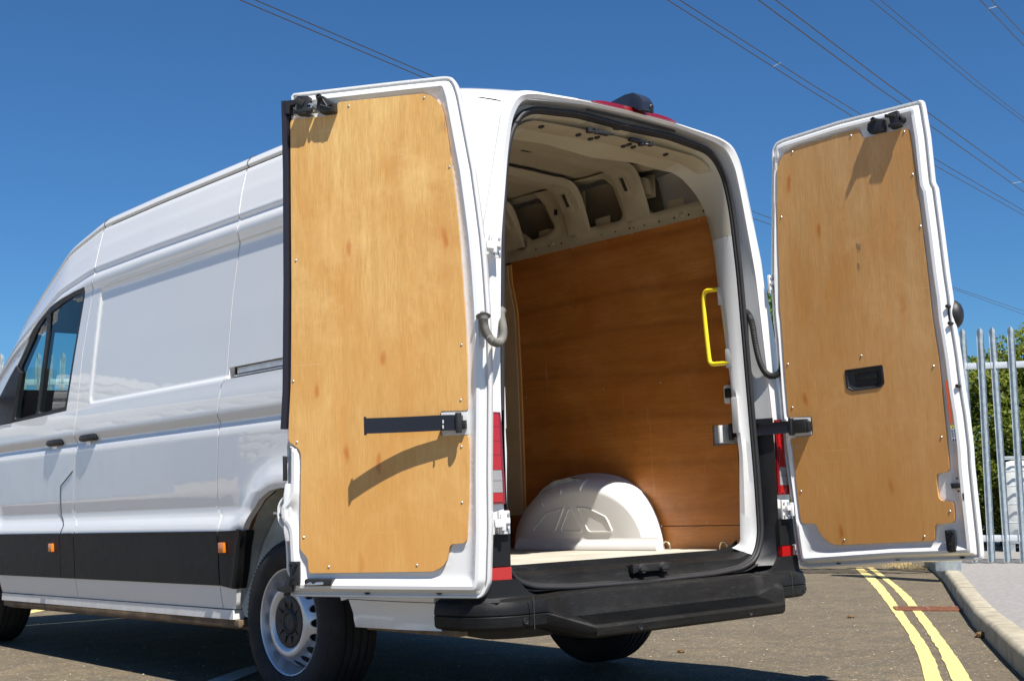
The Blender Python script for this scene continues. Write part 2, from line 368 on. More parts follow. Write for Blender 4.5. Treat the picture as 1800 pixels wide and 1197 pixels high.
def linem(name, col, thr):
    m, t, b, N, L = nodes(name); v = coords(N, L)
    c = mixc(N, L, ramp(N, L, noise(t, N, L, v, 60, 8, .8), [(thr, g3(0)), (thr + .12, g3(.85))]), col, (.17, .14, .10))
    c = mixc(N, L, ramp(N, L, noise(t, N, L, v, 4, 6, .7), [(.4, g3(0)), (.8, g3(.35))]), c, tuple(x * .65 for x in col))
    L(c, b.inputs['Base Color']); b.inputs['Roughness'].default_value = .7
    bp = N('ShaderNodeBump'); bp.inputs['Strength'].default_value = .5; bp.inputs['Distance'].default_value = .003
    L(noise(t, N, L, v, 70, 5), bp.inputs['Height']); L(bp.outputs[0], b.inputs['Normal']); return m
YLINE = linem('yellow_road_paint', (.66, .52, .19), .56); WLINE = linem('white_road_paint', (.62, .60, .56), .56)
KERB = simple('weathered_kerb_concrete', (.36, .32, .235), .85, var=.25, vs=9, bump=.7, bs=120, dirt=.5, dirtcol=(.20, .17, .10))
PAVE = simple('pale_tarmac_pavement', (.235, .22, .205), .85, var=.22, vs=26, bump=.6, bs=220)
DIRT = simple('dry_yard_gravel', (.44, .40, .33), .9, var=.35, vs=3, bump=.6, bs=60)
# ------------------------------------------------------------------ the van (everything below is in the van's own frame)
van = empty('delivery_van'); van['label'] = 'white high-roof panel van with both rear doors wide open and a plywood lined load space'
van['category'] = 'van'
van.matrix_world = Matrix([[TM[0][0], TM[0][1], TM[0][2], 0], [TM[1][0], TM[1][1], TM[1][2], 0], [TM[2][0], TM[2][1], TM[2][2], 0], [0, 0, 0, 1]])
van.location = tuple(TO - TM @ TO)
HUBY = 1.298
TOPY = ([.1, .14, .2, .35, .6, 2.6, 3.3, 3.75, 4.13, 4.39, 4.88, 5.15, 5.5, 5.95], [2.40, 2.425, 2.45, 2.47, 2.475, 2.482, 2.475, 2.393, 2.197, 2.057, 1.684, 1.42, 1.32, 1.05])
BASY = ([4.9, 5.2, 5.95], [1.38, 1.2, .75])
_yf = np.linspace(-1, 7, 1601); _tf = np.interp(_yf, *TOPY); _k = np.exp(-np.linspace(-2, 2, 61) ** 2); _k /= _k.sum()
_ts = np.convolve(np.pad(_tf, 30, mode='edge'), _k, 'valid'); _m = np.clip((_yf - .9) / .3, 0, 1); _tf = _tf * (1 - _m) + _ts * _m
def topz(y): return np.interp(y, _yf, _tf)
def basz(y): return np.interp(y, *BASY)
def nomz(y, z):                                   # actual height -> nominal height of the mid-body section
    t, b = topz(y), basz(y)
    return np.where(z > b, 1.38 + (z - b) * (2.475 - 1.38) / (t - b), .36 + (z - .36) * (1.38 - .36) / (b - .36))
def actz(y, zn):
    t, b = topz(y), basz(y)
    return np.where(zn > 1.38, b + (zn - 1.38) * (t - b) / (2.475 - 1.38), .36 + (zn - .36) * (b - .36) / (1.38 - .36))
WZ = np.array([[.30,.975],[.345,.992],[.375,1.0],[.383,.985],[.40,.99],[.47,1.0],[.72,1.012],[.735,1.016],[.765,1.008],[.80,.994],[.83,.991],[.9,.996],
    [1.1,1.002],[1.17,1.004],[1.195,1.0],[1.212,.992],[1.222,.991],[1.25,1.006],[1.27,1.008],[1.34,1.006],[1.4,1.0],[1.7,.985],[2.0,.966],[2.055,.963],[2.066,.966],[2.08,.9715],
    [2.105,.972],[2.125,.966],[2.137,.958],[2.146,.956],[2.156,.959],[2.166,.962],[2.18,.957],[2.29,.930],[2.30,.9265],[2.395,.900],[2.402,.888],[2.408,.888],[2.418,.898],[2.435,.893],[2.455,.875],[2.468,.850],[2.48,.80],[2.50,.45],[2.506,0]])
REARX = np.array([[.30,.93],[.55,.935],[.81,.935],[1.2,.925],[1.5,.90],[1.71,.862],[1.95,.812],[2.18,.757],[2.30,.728],[2.36,.705],[2.40,.672],[2.44,.60],[2.506,0]])
def Wx(y, z, extra=True):
    y = np.asarray(y, float); z = np.asarray(z, float); zn = nomz(y, z)
    w0 = np.interp(zn, WZ[:, 0], WZ[:, 1])
    r = np.interp(zn, REARX[:, 0], REARX[:, 1]); t = np.clip((y - .11) / .62, 0, 1); k = (1 - t) ** 2.6
    w1 = w0 * (1 - k) + r * k
    f = np.clip((y - 4.4) / 1.55, 0, 1); w1 = w1 - .20 * f ** 2
    if extra:
        d = arch_d(y, z); w1 = w1 + .026 * np.exp(-((np.maximum(d, 0) - .03) / .062) ** 2) * np.clip((z - .70) / .08, 0, 1)
    return w1
def arch_poly(cy):
    P = [(1.60,.34),(1.60,.42),(1.678,.479),(1.645,.56),(1.615,.66),(1.58,.735),(1.535,.80),(1.46,.86),(1.37,.897),(1.27,.908),(1.17,.895),(1.08,.857),(1.0,.79),(.945,.70),(.905,.57),(.865,.45),(.83,.34)]
    P[0] = (1.715, .30); P[1] = (1.70, .40); P[-1] = (.79, .30)
    return np.array([(p[0] - 1.30 + cy, p[1]) for p in P])
ARCHR = arch_poly(1.30); ARCHF = arch_poly(1.30 + 3.64)
def arch_d(y, z):
    Q = np.c_[np.ravel(y), np.ravel(z)]; d = np.full(len(Q), 9.)
    near = np.abs(Q[:, 1] - .6) < .6
    for P in (ARCHR, ARCHF):
        m = near & (np.abs(Q[:, 0] - P[:, 0].mean()) < .8)
        if m.any(): d[m] = np.minimum(d[m], seg_dist(Q[m], P[1:-1], False))
    return d.reshape(np.shape(y))
def on_side(px):
    X = 1.
    for _ in range(6):
        q = gx(px, -X); X = float(Wx(q[1], min(q[2], 2.47), False))
    return q[1:]
def sidemap(sgn, inset=0., rec=None):
    def f(P):
        y, z = P[:, 0], P[:, 1]; w_ = Wx(y, z) - inset
        if rec is not None: w_ = w_ - rec(P)
        return np.c_[sgn * w_, y, z]
    return f
def S(*pts): return np.array([on_side(p) for p in pts])
# seams traced on the body side
seam_rear = S((438,295),(426,336),(418,399),(420,418),(408,513),(399,623),(396,668),(389,677),(383,733),(385.5,752),(382,826),(383,887),(389,910),(383,933),(384,985),(387,1031),(393,1070))
seam_front = S((184,398),(165,485),(145,623),(135,724),(130,766),(135,784),(131,830),(131,905),(135,924),(131,940),(132,985),(133,1017),(137,1046))
ZG = 2.404
def clean_seam(s):
    s = s.copy(); yt = s[0, 0]; s[0] = (s[0, 0], float(actz(s[0, 0], ZG))); s[-1, 1] = .385; return s
seam_rear, seam_front = clean_seam(seam_rear), clean_seam(seam_front)
G = .0035
def shift(s, d): q = s.copy(); q[:, 0] += d; return q
# pressed recess of the side panels
rl = S((178.7,501),(153,697),(156,713))
recess = round_corners(np.array([[rl[0][0], 2.052], [rl[2][0], 1.415], [1.2, 1.415], [.45, 1.415], [.45, 2.052]]), .05, 6)
def rec_fn(P):
    d = sdist(P, recess); return .008 * np.clip(d / .013, 0, 1)
def crease_lines(y0, y1):
    out = []
    for zn in WZ[:, 0]:
        if .73 < zn < 2.40: ys = np.arange(y0, y1, .05); out.append(np.c_[ys, actz(ys, np.full(len(ys), zn))])
    for d in (0, .0065, .013): out.append(offset_ring(recess, d, .03) if d else np.vstack([recess, recess[:1]]))
    return out
# rear quarter panel
gut = [(y, float(actz(y, ZG))) for y in np.arange(.12, float(seam_rear[0, 0]), .12)]
slot = np.array([on_side(p) for p in ((397,669),(401,646),(430,642))]); slz0, slz1 = slot[0][1], slot[1][1]
sly1 = float(seam_rear[5, 0]) - .012
slotP = np.array([(.55, slz0 + .006), (sly1, slz0 + .006), (sly1, slz1), (.55, slz1)])
quarter = [(.30, .46), (.30, .50), (.113, .50)] + [(.113, z) for z in (.7, 1.0, 1.4, 1.9)] + gut + [tuple(p) for p in shift(seam_rear, -G)] + [(1.715, .385)] + [tuple(p) for p in ARCHR[1:-1]] + [(.815, .46)]
def quarter_map(sgn):
    def rf(P): return rec_fn(P) * np.clip((P[:, 0] - .4) / .1, 0, 1)
    return sidemap(sgn, 0, rf), sidemap(sgn, .03, rf)
a_, b_ = quarter_map(-1)
surf('rear_quarter_panel', quarter, [slotP], .026, a_, SIDE, van, back=b_, flip=True, extra=crease_lines(.12, 2.0))
mb = MB(); zc = (slz0 + slz1) / 2
P0 = [(-.93, .50), (-.93, sly1 + .02)]
for X, z0, z1 in ((-.935, slz0 - .01, slz1 + .01),):
    mb.box((X, (.5 + sly1) / 2, zc), (.004, sly1 - .45, slz1 - slz0 + .03))
mb.build('door_rail_recess', DARK, van)
mb = MB(); mb.box((-.962, (.5 + sly1) / 2 - .03, zc + .012), (.02, sly1 - .52, .028)); mb.box((-.972, (.5 + sly1) / 2 - .02, zc - .010), (.012, sly1 - .50, .008))
mb.build('sliding_door_rail', STEEL, van, bevel=.003)
# sliding door skin
sd = [tuple(p) for p in shift(seam_front, -G)] + [tuple(p) for p in shift(seam_rear, G)[::-1]]
top_ = [(y, float(actz(y, ZG))) for y in np.arange(float(seam_rear[0, 0]) + .1, float(seam_front[0, 0]) - .05, .12)]
sdoor = empty('sliding_door', parent=van)
surf('door_skin', np.array(sd + top_), [], .026, sidemap(-1, 0, rec_fn), SIDE, sdoor, back=sidemap(-1, .03, rec_fn), extra=crease_lines(1.5, 3.6))
# front door skin with its window
wino = S((148,506),(116.6,722),(60,735),(13.8,745),(-12,750),(-4,735),(20,662),(30,643),(50,595),(65,568),(85,543),(108,525),(130,512.6))
wino[0] += (-.004, .006)
yF = 4.40
fd_low = [(yF, .385)] + [tuple(p) for p in ARCHF[1:-1][::-1] if p[1] > .6 and p[0] < 4.9]
fdoor = empty('front_door', parent=van)
fz = [(y, float(actz(y, ZG))) for y in np.arange(float(seam_front[0, 0]) + .05, 5.12, .05)]
front = [tuple(p) for p in shift(seam_front, G)[::-1]]          # bottom -> top
front = [(4.485, .385)] + front + fz + [(5.14, 1.36), (5.14, .9), (4.95, .908)]
arF = [tuple(p) for p in ARCHF[1:-1] if p[0] < 4.93]
front = front + sorted(arF, key=lambda p: -p[1])[:0] + [tuple(p) for p in ARCHF[10:-1]]
front = [p for i, p in enumerate(front) if i == 0 or np.hypot(p[0]-front[i-1][0], p[1]-front[i-1][1]) > .004]
surf('door_skin', np.array(front), [wino], .026, sidemap(-1), SIDE, fdoor, back=sidemap(-1, .03), extra=crease_lines(2.9, 5.2)[:-3])
# window surround, divider, mirror triangle and panes
def strip3(px_or_yz, name, mat, wdt, inset, par, thick=.012, r=None):
    mb = MB(); P = resample(np.array(px_or_yz), .05, False)
    pts = [(-(float(Wx(p[0], p[1], False)) - inset), p[0], p[1]) for p in P]; rings = []
    for i, p in enumerate(pts):
        a, b = P[min(i+1, len(P)-1)], P[max(i-1, 0)]; t = (a - b) / np.linalg.norm(a - b); n = np.array([-t[1], t[0]])
        q = np.array(p); N3 = np.array([0, n[0], n[1]]) * wdt / 2
        rings.append([q - N3, q - N3 * .8 + (-thick, 0, 0), q + N3 * .8 + (-thick, 0, 0), q + N3])
    mb.loft(rings, True, True); return mb.build(name, mat, par)
inner = S((141,519),(120,683),(112,716),(66,728),(84,548),(112,530),(128,521))
wp = np.vstack([wino, wino[:1]])
frameP = [round_corners(S((144,513.5),(112.5,715),(65.5,727.5),(86,551),(110,532),(131,519)), .02, 3), round_corners(S((80,555),(62,727.5),(23,738),(36,645),(62,585)), .02, 3)]
surf('window_frame', wino, frameP, .03, sidemap(-1, .006), BLACKP, fdoor, back=sidemap(-1, .04))
for k, fp in enumerate(frameP):
    surf('window_pane', fp, [], .08, sidemap(-1, .014), GLASS, fdoor)
tri = S((30,643),(50,620),(36,655),(22,742),(-12,750),(-10,720),(18,664))
surf('mirror_base', tri[[0,2,3,4,5,6]], [], .04, sidemap(-1, -.006), BLACKP, fdoor, back=sidemap(-1, .02))
# door handles: scooped cup and black bar
def handle(par, yc, zc):
    X = -float(Wx(yc, zc, False)); mb = MB()
    rings = []
    for t in np.linspace(0, 1, 15):
        yy = yc + .105 - .21 * t; bow = .013 * math.sin(math.pi * min(1, max(0, (t - .04) / .92))) ** .35 if 0 < t < 1 else .004
        h = .019 * (1 if .05 < t < .95 else .7); x0 = X - bow
        rings.append([(x0 + .008, yy, zc - h), (x0 - .006, yy, zc - h * .8), (x0 - .011, yy, zc), (x0 - .006, yy, zc + h * .8), (x0 + .008, yy, zc + h), (x0 + .012, yy, zc)])
    mb.loft(rings, True, True); mb.build('door_handle', BLACKP, par, smooth=60)
    mb = MB(); rings = []                                           # cup pressed into the skin
    for r, dpt in ((.062, -.001), (.056, .004), (.045, .0015), (.0001, .001)):
        rings.append([(X - dpt, yc + .012 + r * .62 * math.cos(a), zc + r * 1.05 * math.sin(a)) for a in np.linspace(0, 2*math.pi, 24, endpoint=False)])
    mb.loft(rings); mb.build('handle_cup', SIDE, par, smooth=60)
handle(sdoor, *on_side((157, 769))); handle(fdoor, *on_side((98, 778)))
# diagonal flap seam on the front door
flap = S((128,828),(107,854),(108,905),(112,924),(107,941))
mb = MB(); mb.tube([(-(float(Wx(p[0], p[1], False)) + .0002), p[0], p[1]) for p in resample(flap, .02, False)], .0032, 6); mb.build('filler_flap_seam', DARK, fdoor)
# black rub strips, one plate per panel
def plate(par, y0, y1, z0=.487, z1=.729, shape=None, name='rub_strip', mat=GREYP, out=.007):
    O = round_corners(np.array(shape if shape is not None else [(y0, z0), (y1, z0), (y1, z1), (y0, z1)]), .006, 2)
    return surf(name, O, [], .05, sidemap(-1, -out), mat, par, back=sidemap(-1, .01))
ys1 = float(seam_rear[13, 0]); ys2 = float(seam_front[9, 0]); yfl = on_side((107, 960))[0]
trim = [(ys1 - .006, .487), (ys1 - .006, .729), (1.567, .733), (1.605, .66), (1.635, .565), (1.672, .476), (1.70, .476)]
q = plate(van, 0, 0, shape=trim)
plate(sdoor, ys1 + .004, ys2 - .004); plate(fdoor, ys2 + .004, yfl - .003); plate(fdoor, yfl + .003, 4.50)
aw = [(p[0], p[1]) for p in ARCHR[2:6]]                              # charcoal arch lip
mb = MB(); rings = []
for k, p in enumerate(resample(np.array(aw), .03, False)):
    X = -(float(Wx(p[0], p[1], False)) + .014)
    rings.append([(X + .012, p[0] + .045, p[1] + .004), (X - .006, p[0] + .035, p[1] + .004), (X - .008, p[0] + .008, p[1]), (X, p[0] - .004, p[1] - .002), (X + .06, p[0] - .006, p[1] - .002)])
mb.loft(rings, False); mb.build('wheel_arch_trim', GREYP, van)
for px, par in (((94, 962), fdoor), ((395, 962), van)):
    y, z = on_side(px); X = -float(Wx(y, z, False)) - .012
    mb = MB(); mb.box((X, y, z), (.02, .048, .046)); m_ = mb.build('side_marker_lamp', AMBER, par, bevel=.004)
# sill and underseal flange
for nm, z0, z1, inset, mt in (('sill_lip', .340, .381, -.006, SIDE),):
    surf(nm, np.array([(1.72, z0), (4.47, z0), (4.47, z1), (1.72, z1)]), [], .05, sidemap(-1, inset), mt, van, back=sidemap(-1, .05))
mb = MB(); mb.box((-.955, 3.08, .322), (.06, 2.78, .032)); mb.box((-.90, 3.1, .315), (.05, 2.9, .05)); mb.box((-.94, .46, .352), (.05, .56, .022)); mb.build('rusty_sill_flange', RUST, van, bevel=.004)
# roof, windscreen and bonnet as one section each
def section(y, zs):
    L_ = [(-float(Wx(y, float(actz(y, z)), False)), y, float(actz(y, z))) for z in zs]; return L_ + [(-p[0], p[1], p[2]) for p in L_[::-1][1:]]
ZR = [ZG, 2.41, 2.418, 2.435, 2.455, 2.468, 2.48, 2.487, 2.493, 2.50, 2.504, 2.506]
mb = MB(); ysr = list(np.unique(np.round(np.r_[np.arange(.115, .7, .05), np.arange(.7, 2.5, .15), np.arange(2.5, 3.9, .05), 3.9], 3)))
mb.loft([section(y, ZR) for y in ysr], False); mb.build('roof', SIDE, van, smooth=60)
mb = MB(); mb.loft([section(y, ZR) for y in np.linspace(3.9, 4.98, 37)], False); ws = mb.build('windscreen', [SIDE, GLASS], van, smooth=60)
for p in ws.data.polygons:
    c_ = p.center; p.material_index = 1 if abs(c_[0]) < .81 and 3.95 < c_[1] < 4.93 else 0
pl = MB(); yy_ = np.linspace(3.5, 4.98, 31); sec_ = [[(p[0] * .955, p[1], p[2] - .035) for p in section(y, ZR)] for y in yy_]; pl.loft(sec_, False)
keep = [i for i, f in enumerate(pl.f) if not (abs(np.mean([pl.v[k][0] for k in f])) < .775 and 4.0 < np.mean([pl.v[k][1] for k in f]) < 4.90)]
pl.f = [pl.f[i] for i in keep]; pl.m = [0] * len(pl.f); pl.build('pillar_lining', DARK, van)
mb = MB(); mb.loft([section(y, ZR) for y in np.linspace(4.98, 5.9, 8)] + [[(p[0], 5.95, .45) for p in section(5.9, ZR)]], False); mb.build('bonnet', SIDE, van, smooth=60)
surf('front_wing', np.array([(5.146, .908), (5.146, 1.36)] + [(y, float(actz(y, ZG))) for y in np.arange(5.2, 5.9, .15)] + [(5.92, .5), (5.36, .5), (5.22, .735), (5.17, .80)]), [], .08, sidemap(-1), SIDE, van)
# near-side roof seams
for nm, yy in (('roof_panel_seam', float(seam_rear[0, 0])), ('roof_panel_seam', float(seam_front[0, 0]))):
    mb = MB(); mb.tube([np.array(p) + (-.0006, 0, .0006) for p in section(yy, ZR)[:8]], .0025, 5); mb.build(nm, DARK, van)
mb = MB(); mb.tube([(-(float(Wx(y, float(actz(y, 2.403)), False)) + .001), y, float(actz(y, 2.403))) for y in np.arange(.9, 3.3, .1)], .0035, 5); mb.build('roof_gutter_groove', DARK, van)
# far side (offside) of the van: one skin with window and arches
far = [(.113, .46)] + [(.113, z) for z in (.7, 1., 1.4, 1.9)] + [(y, float(actz(y, ZG))) for y in np.arange(.12, 5.12, .12)] + [(5.14, 1.36), (5.14, .9)] + [tuple(p) for p in ARCHF[9:-1]] + [(4.485, .385), (1.715, .385)] + [tuple(p) for p in ARCHR[1:-1]] + [(.815, .46)]
surf('offside_panel', np.array(far), [np.vstack([wino])], .05, sidemap(1, 0, rec_fn), SIDE, van, back=sidemap(1, .03, rec_fn), flip=True)
surf('window_frame', wino, [resample(wino, .05) * .0 + (wino.mean(0) + (resample(wino, .05) - wino.mean(0)) * .90)], .04, sidemap(1, .006), BLACKP, van, back=sidemap(1, .04))
surf('window_pane', wino, [], .15, sidemap(1, .016), GLASS, van)
surf('sill_lip', np.array([(1.72, .34), (4.47, .34), (4.47, .381), (1.72, .381)]), [], .1, sidemap(1, -.006), SIDE, van)
# cab: trims, bulkhead, dash, seats
mb = MB(); mb.box((.955, 3.95, 1.05), (.05, 1.2, .78)); mb.build('door_lining', DARK, van)
mb = MB(); mb.box((-.955, 3.95, .98), (.04, 1.0, .76)); mb.build('door_lining', DARK, van)
cabO = np.array([(3.45, .9), (5.1, .9), (5.1, 1.3)] + [(y, float(actz(y, 2.36))) for y in np.arange(5.0, 3.4, -.15)])
for sg in (1, -1): surf('cab_side_lining', cabO, [wino], .06, sidemap(sg, .045), simple('cab_lining_grey', (.05, .05, .052), .8), van)
ly = float(seam_front[3, 0]) + .03
mb = MB(); mb.box((0, ly, 1.40), (1.80, .03, 1.75)); mb.box((0, ly - .0, 2.33), (1.66, .03, .14)); mb.build('bulkhead', GREYPL, van)
hl = MB(); hl.loft([[(x, y, float(actz(y, 2.36)) - .05) for x in np.linspace(-.86, .86, 7)] for y in np.linspace(ly, 4.35, 8)], False)
hl.loft([[(.90, y, float(actz(y, 2.36)) - .05), (.955, y, float(actz(y, 2.11)) - .03), (.93, y, float(actz(y, 2.02)) - .05)] for y in np.linspace(ly, 4.6, 9)], False)
hl.build('headlining', simple('headlining_fabric', (.22, .22, .215), .9), van)
mb = MB(); mb.box((0, 4.62, 1.25), (1.74, .50, .62)); mb.box((0, 4.15, .75), (1.8, 1.2, .1)); mb.build('dashboard', DARK, van, bevel=.06)
for xs in (.45,):
    st = MB(); st.box((xs, 3.95, .80), (.5, .52, .16)); st.box((xs, 3.66, .95), (.5, .14, .42)); st.build('cab_seat', DARK, van, bevel=.04)
# mirror at the far left
mr = on_side((-2, 700)); mb = MB(); mb.box((-1.22, mr[0] + .05, mr[1] + .06), (.20, .12, .36)); mb.box((-1.07, mr[0] + .05, mr[1]), (.16, .06, .06)); mb.build('door_mirror', BLACKP, van, bevel=.03)

# ------------------------------------------------------------------ underbody, floor pan, wheel wells
mb = MB(); mb.box((0, 2.9, .50), (1.5, 5.2, .08)); mb.box((-.55, 2.7, .42), (.08, 4.6, .12)); mb.box((.55, 2.7, .42), (.08, 4.6, .12))
mb.box((0, HUBY, .34), (1.5, .12, .12)); mb.box((.30, 2.4, .36), (.5, 1.0, .22)); mb.tube([(-.25, 4.2, .35), (-.3, 2, .36), (-.45, .8, .36), (-.5, .45, .34)], .035, 10)
mb.box((0, .38, .40), (1.55, .10, .12)); mb.build('underbody', DARK, van)
spare = MB(); spare.lathe([(.10,-.08),(.33,-.08),(.345,-.04),(.345,.04),(.33,.08),(.10,.08)], (0, .72, .36), (0, 0, 1), (1, 0, 0), 32); spare.build('spare_wheel', TYRE, van)
# bowl under the near rear corner seen below the bumper
mb = MB(); mb.loft([[(-.62 + .36*s*0 + r * math.cos(a), .20 + r * .5 * math.sin(a), .37 - d) for a in np.linspace(0, 2*math.pi, 24, endpoint=False)] for s, r, d in ((0,.30,0),(0,.27,.035),(0,.2,.05),(0,.001,.055))], True)
mb.build('towing_bracket_cover', DARK, van, smooth=60)
def well(sgn, cy, nm):
    A = arch_poly(cy)[1:-1]; mb = MB()
    mb.loft([[(sgn * x, p[0], p[1] + (.0 if x > .9 else .02)) for p in A] for x in (.975, .93, .78, .70)], False)
    ib = [(sgn * .66, p[0], p[1] + .02) for p in A]; n = len(ib); mb.add(ib, [tuple(range(n))])
    mb.build(nm, WELL, van, smooth=60)
WELL = simple('grubby_wheel_well_paint', (.42, .44, .41), .7, var=.3, vs=6, dirt=.55, dirtcol=(.13, .115, .09))
for s_ in (-1, 1):
    well(s_, 1.30, 'wheel_well'); well(s_, 4.94, 'wheel_well')
# painted splash flange in front of the near rear wheel
fl = [on_side(p) for p in ((440,905),(470,880),(470,1000),(452,1085),(428,1083),(418,1035),(430,960))]
surf('arch_inner_flange', np.array([(1.52,.82),(1.36,.88),(1.36,.70),(1.38,.55),(1.38,.42),(1.38,.335),(1.55,.335),(1.69,.35),(1.70,.40),(1.675,.48),(1.64,.565),(1.60,.68)]), [], .03,
     lambda P: np.c_[-(.965 - .13 * np.clip((1.70 - P[:, 0]) / .30, 0, 1) ** .7), P[:, 0], P[:, 1]], WELL, van)
CREAM = simple('shaded_cream_paint', (.40, .355, .25), .5, var=.06, vs=3, dirt=.25, dirtcol=(.24, .19, .11))  # white steel toned beige: load-space shade and brown bounce put into the colour
# ------------------------------------------------------------------ wheels
def wheel(x, y, sgn, parent):
    """sgn -1: outer face looks towards -x"""
    wr = empty('wheel', (0, 0, 0), parent); A = (sgn, 0, 0); R0 = .348; zc = .348 + .0 + (-.0115 * x * -1) * 0 + .0158 * (y - 1.34)
    c0 = (x * 1.0, y, zc); hw = .115
    prof = [(.205, .06), (.222, hw - .006), (.236, hw + .004), (.27, hw + .014), (.30, hw + .012), (.322, hw + .002), (.338, hw - .016), (.347, hw - .035), (.348, .066), (.348, .060), (.340, .058), (.340, .050), (.348, .048), (.348, .026), (.340, .024), (.340, .016), (.348, .014), (.348, -.014), (.340, -.016), (.340, -.024), (.348, -.026), (.348, -.048), (.340, -.050), (.340, -.058), (.348, -.060), (.347, -hw + .035), (.335, -hw + .01), (.30, -hw - .012), (.25, -hw - .008), (.222, -hw + .006), (.205, -.06)]
    mb = MB(); mb.lathe(prof, c0, A, (0, 1, 0), 72)
    for k in range(96):                                              # fine sidewall bars at the shoulder
        a = 2 * math.pi * k / 96; rad = np.array([0, math.cos(a), math.sin(a)]); tan = np.array([0, -math.sin(a), math.cos(a)])
        mb.box(np.array(c0) + rad * .316 + np.array([sgn * (hw + .003), 0, 0]), (.006, .003, .016), (np.array([1, 0, 0]), tan, rad))
    mb.build('tyre', TYRE, wr, smooth=50)
    off = lambda h: h                                                # offsets outward from the tyre centre plane
    lip = hw - .004
    mb = MB(); mb.lathe([(.205, -.10), (.196, -.06), (.192, .0), (.196, .045), (.206, .072), (.2075, .082), (.212, lip - .012), (.216, lip), (.2215, lip + .003), (.224, lip - .004), (.221, lip - .02)], c0, A, (0, 1, 0), 72)
    ang = np.linspace(0, 2 * math.pi, 72, endpoint=False)
    holes = [[(.175 * math.cos(a) + .0175 * math.cos(t), .175 * math.sin(a) + .0175 * math.sin(t)) for t in np.linspace(0, 2*math.pi, 12, endpoint=False)] for a in np.linspace(0, 2*math.pi, 18, endpoint=False)]
    out = [(.1935 * math.cos(a), .1935 * math.sin(a)) for a in ang]; cen = [(.098 * math.cos(a), .098 * math.sin(a)) for a in ang]
    def disc(P):
        r = np.hypot(P[:, 0], P[:, 1]); h = np.interp(r, [.09, .105, .112, .125, .140, .149, .157, .165, .188, .195], [.090, .104, .112, .119, .119, .114, .106, .096, .062, .040])
        return np.c_[c0[0] + sgn * h, c0[1] + P[:, 0], c0[2] + P[:, 1]]
    mb.build('rim', SILVER, wr, smooth=40)
    surf('wheel_disc', out, [np.array(h) for h in holes] + [np.array(cen)], .012, disc, SILVER, wr, back=lambda P: disc(P) - np.array([sgn * .006, 0, 0]), smooth=60)
    mb = MB(); mb.lathe([(.107, .095), (.1065, .110), (.100, .113), (.055, .104), (.048, .111), (.040, .113), (.034, .108), (.028, .107), (.0001, .112)], c0, A, (0, 1, 0), 48)
    for k in range(10):
        a = 2*math.pi*k/10; rad = np.array([0, math.cos(a), math.sin(a)]); tan = np.array([0, -math.sin(a), math.cos(a)])
        mb.box(np.array(c0) + rad * .078 + np.array([sgn * .1095, 0, 0]), (.006, .003, .036), (np.array([1, 0, 0]), tan, rad))
    mb.build('hub_cap', BLACKP, wr, smooth=40)
    mb = MB(); mb.lathe([(.0001, -.05), (.11, -.05), (.11, .02), (.0001, .02)], c0, A, (0, 1, 0), 24); mb.build('brake_drum', RUST, wr)
    return wr
WXC = .862
w1 = wheel(-WXC, HUBY, -1, van)
wheel(WXC, HUBY, 1, van); wheel(-WXC, HUBY + 3.64, -1, van); wheel(WXC, HUBY + 3.64, 1, van)

# ------------------------------------------------------------------ rear frame and door opening
def mirror(half):                                    # half outline given from bottom centre round the right side to top centre
    h = [np.array(p, float) for p in half]; return h + [np.array([-p[0], *p[1:]]) for p in h[::-1]]
N_R = 120
def ringify(half, n=N_R, it=2):
    """resample a right-half outline ((x,y,z) from bottom centre to top centre) at fixed count, then mirror"""
    P = smooth_poly(np.array(half, float), it, False)
    s = np.r_[0, np.cumsum(np.linalg.norm(np.diff(P, axis=0), axis=1))]; t = np.linspace(0, s[-1], n)
    Q = np.c_[[np.interp(t, s, P[:, k]) for k in range(3)]].T; Q[0, 0] = 0; Q[-1, 0] = 0
    return Q
def keyed(half_z, n=N_R):
    """rings share parameters so that lofting keeps corners together: key = list of (t, x, y, z)"""
    K = np.array(half_z, float); t = np.linspace(0, K[-1, 0], n)
    P = np.c_[[np.interp(t, K[:, 0], K[:, k]) for k in (1, 2, 3)]].T
    for _ in range(3): P[1:-1] = (P[:-2] + 2 * P[1:-1] + P[2:]) / 4
    P[0, 0] = 0; P[-1, 0] = 0; return P
def full(P): return [tuple(p) for p in P] + [(-p[0], p[1], p[2]) for p in P[::-1][1:-1]]
# t: 0 bottom centre, 1 bottom right corner, 1.2.. right side, 3 upper corner, 4 top centre
seal = [(0,0,.15,.478),(.45,.42,.15,.484),(.75,.62,.15,.498),(.9,.69,.15,.525),(1,.728,.15,.57),(1.1,.748,.15,.64),(1.35,.745,.15,.86),(1.7,.727,.15,1.24),(2.2,.700,.15,1.80),(2.6,.668,.15,2.13),(2.8,.645,.15,2.24),(2.95,.60,.15,2.315),(3.1,.53,.15,2.355),(3.5,.28,.15,2.378),(4,0,.15,2.372)]
outer = [(0,0,.105,.44),(.45,.42,.105,.44),(.75,.62,.105,.44),(.9,.75,.105,.44),(1,.80,.10,.50),(1.1,.806,.09,.62),(1.35,.808,.085,.86),(1.7,.806,.085,1.20),(1.75,.80,.09,1.3),(2.2,.765,.10,1.80),(2.6,.705,.11,2.16),(2.8,.675,.112,2.29),(2.95,.625,.115,2.365),(3.1,.55,.117,2.39),(3.5,.28,.118,2.412),(4,0,.118,2.418)]
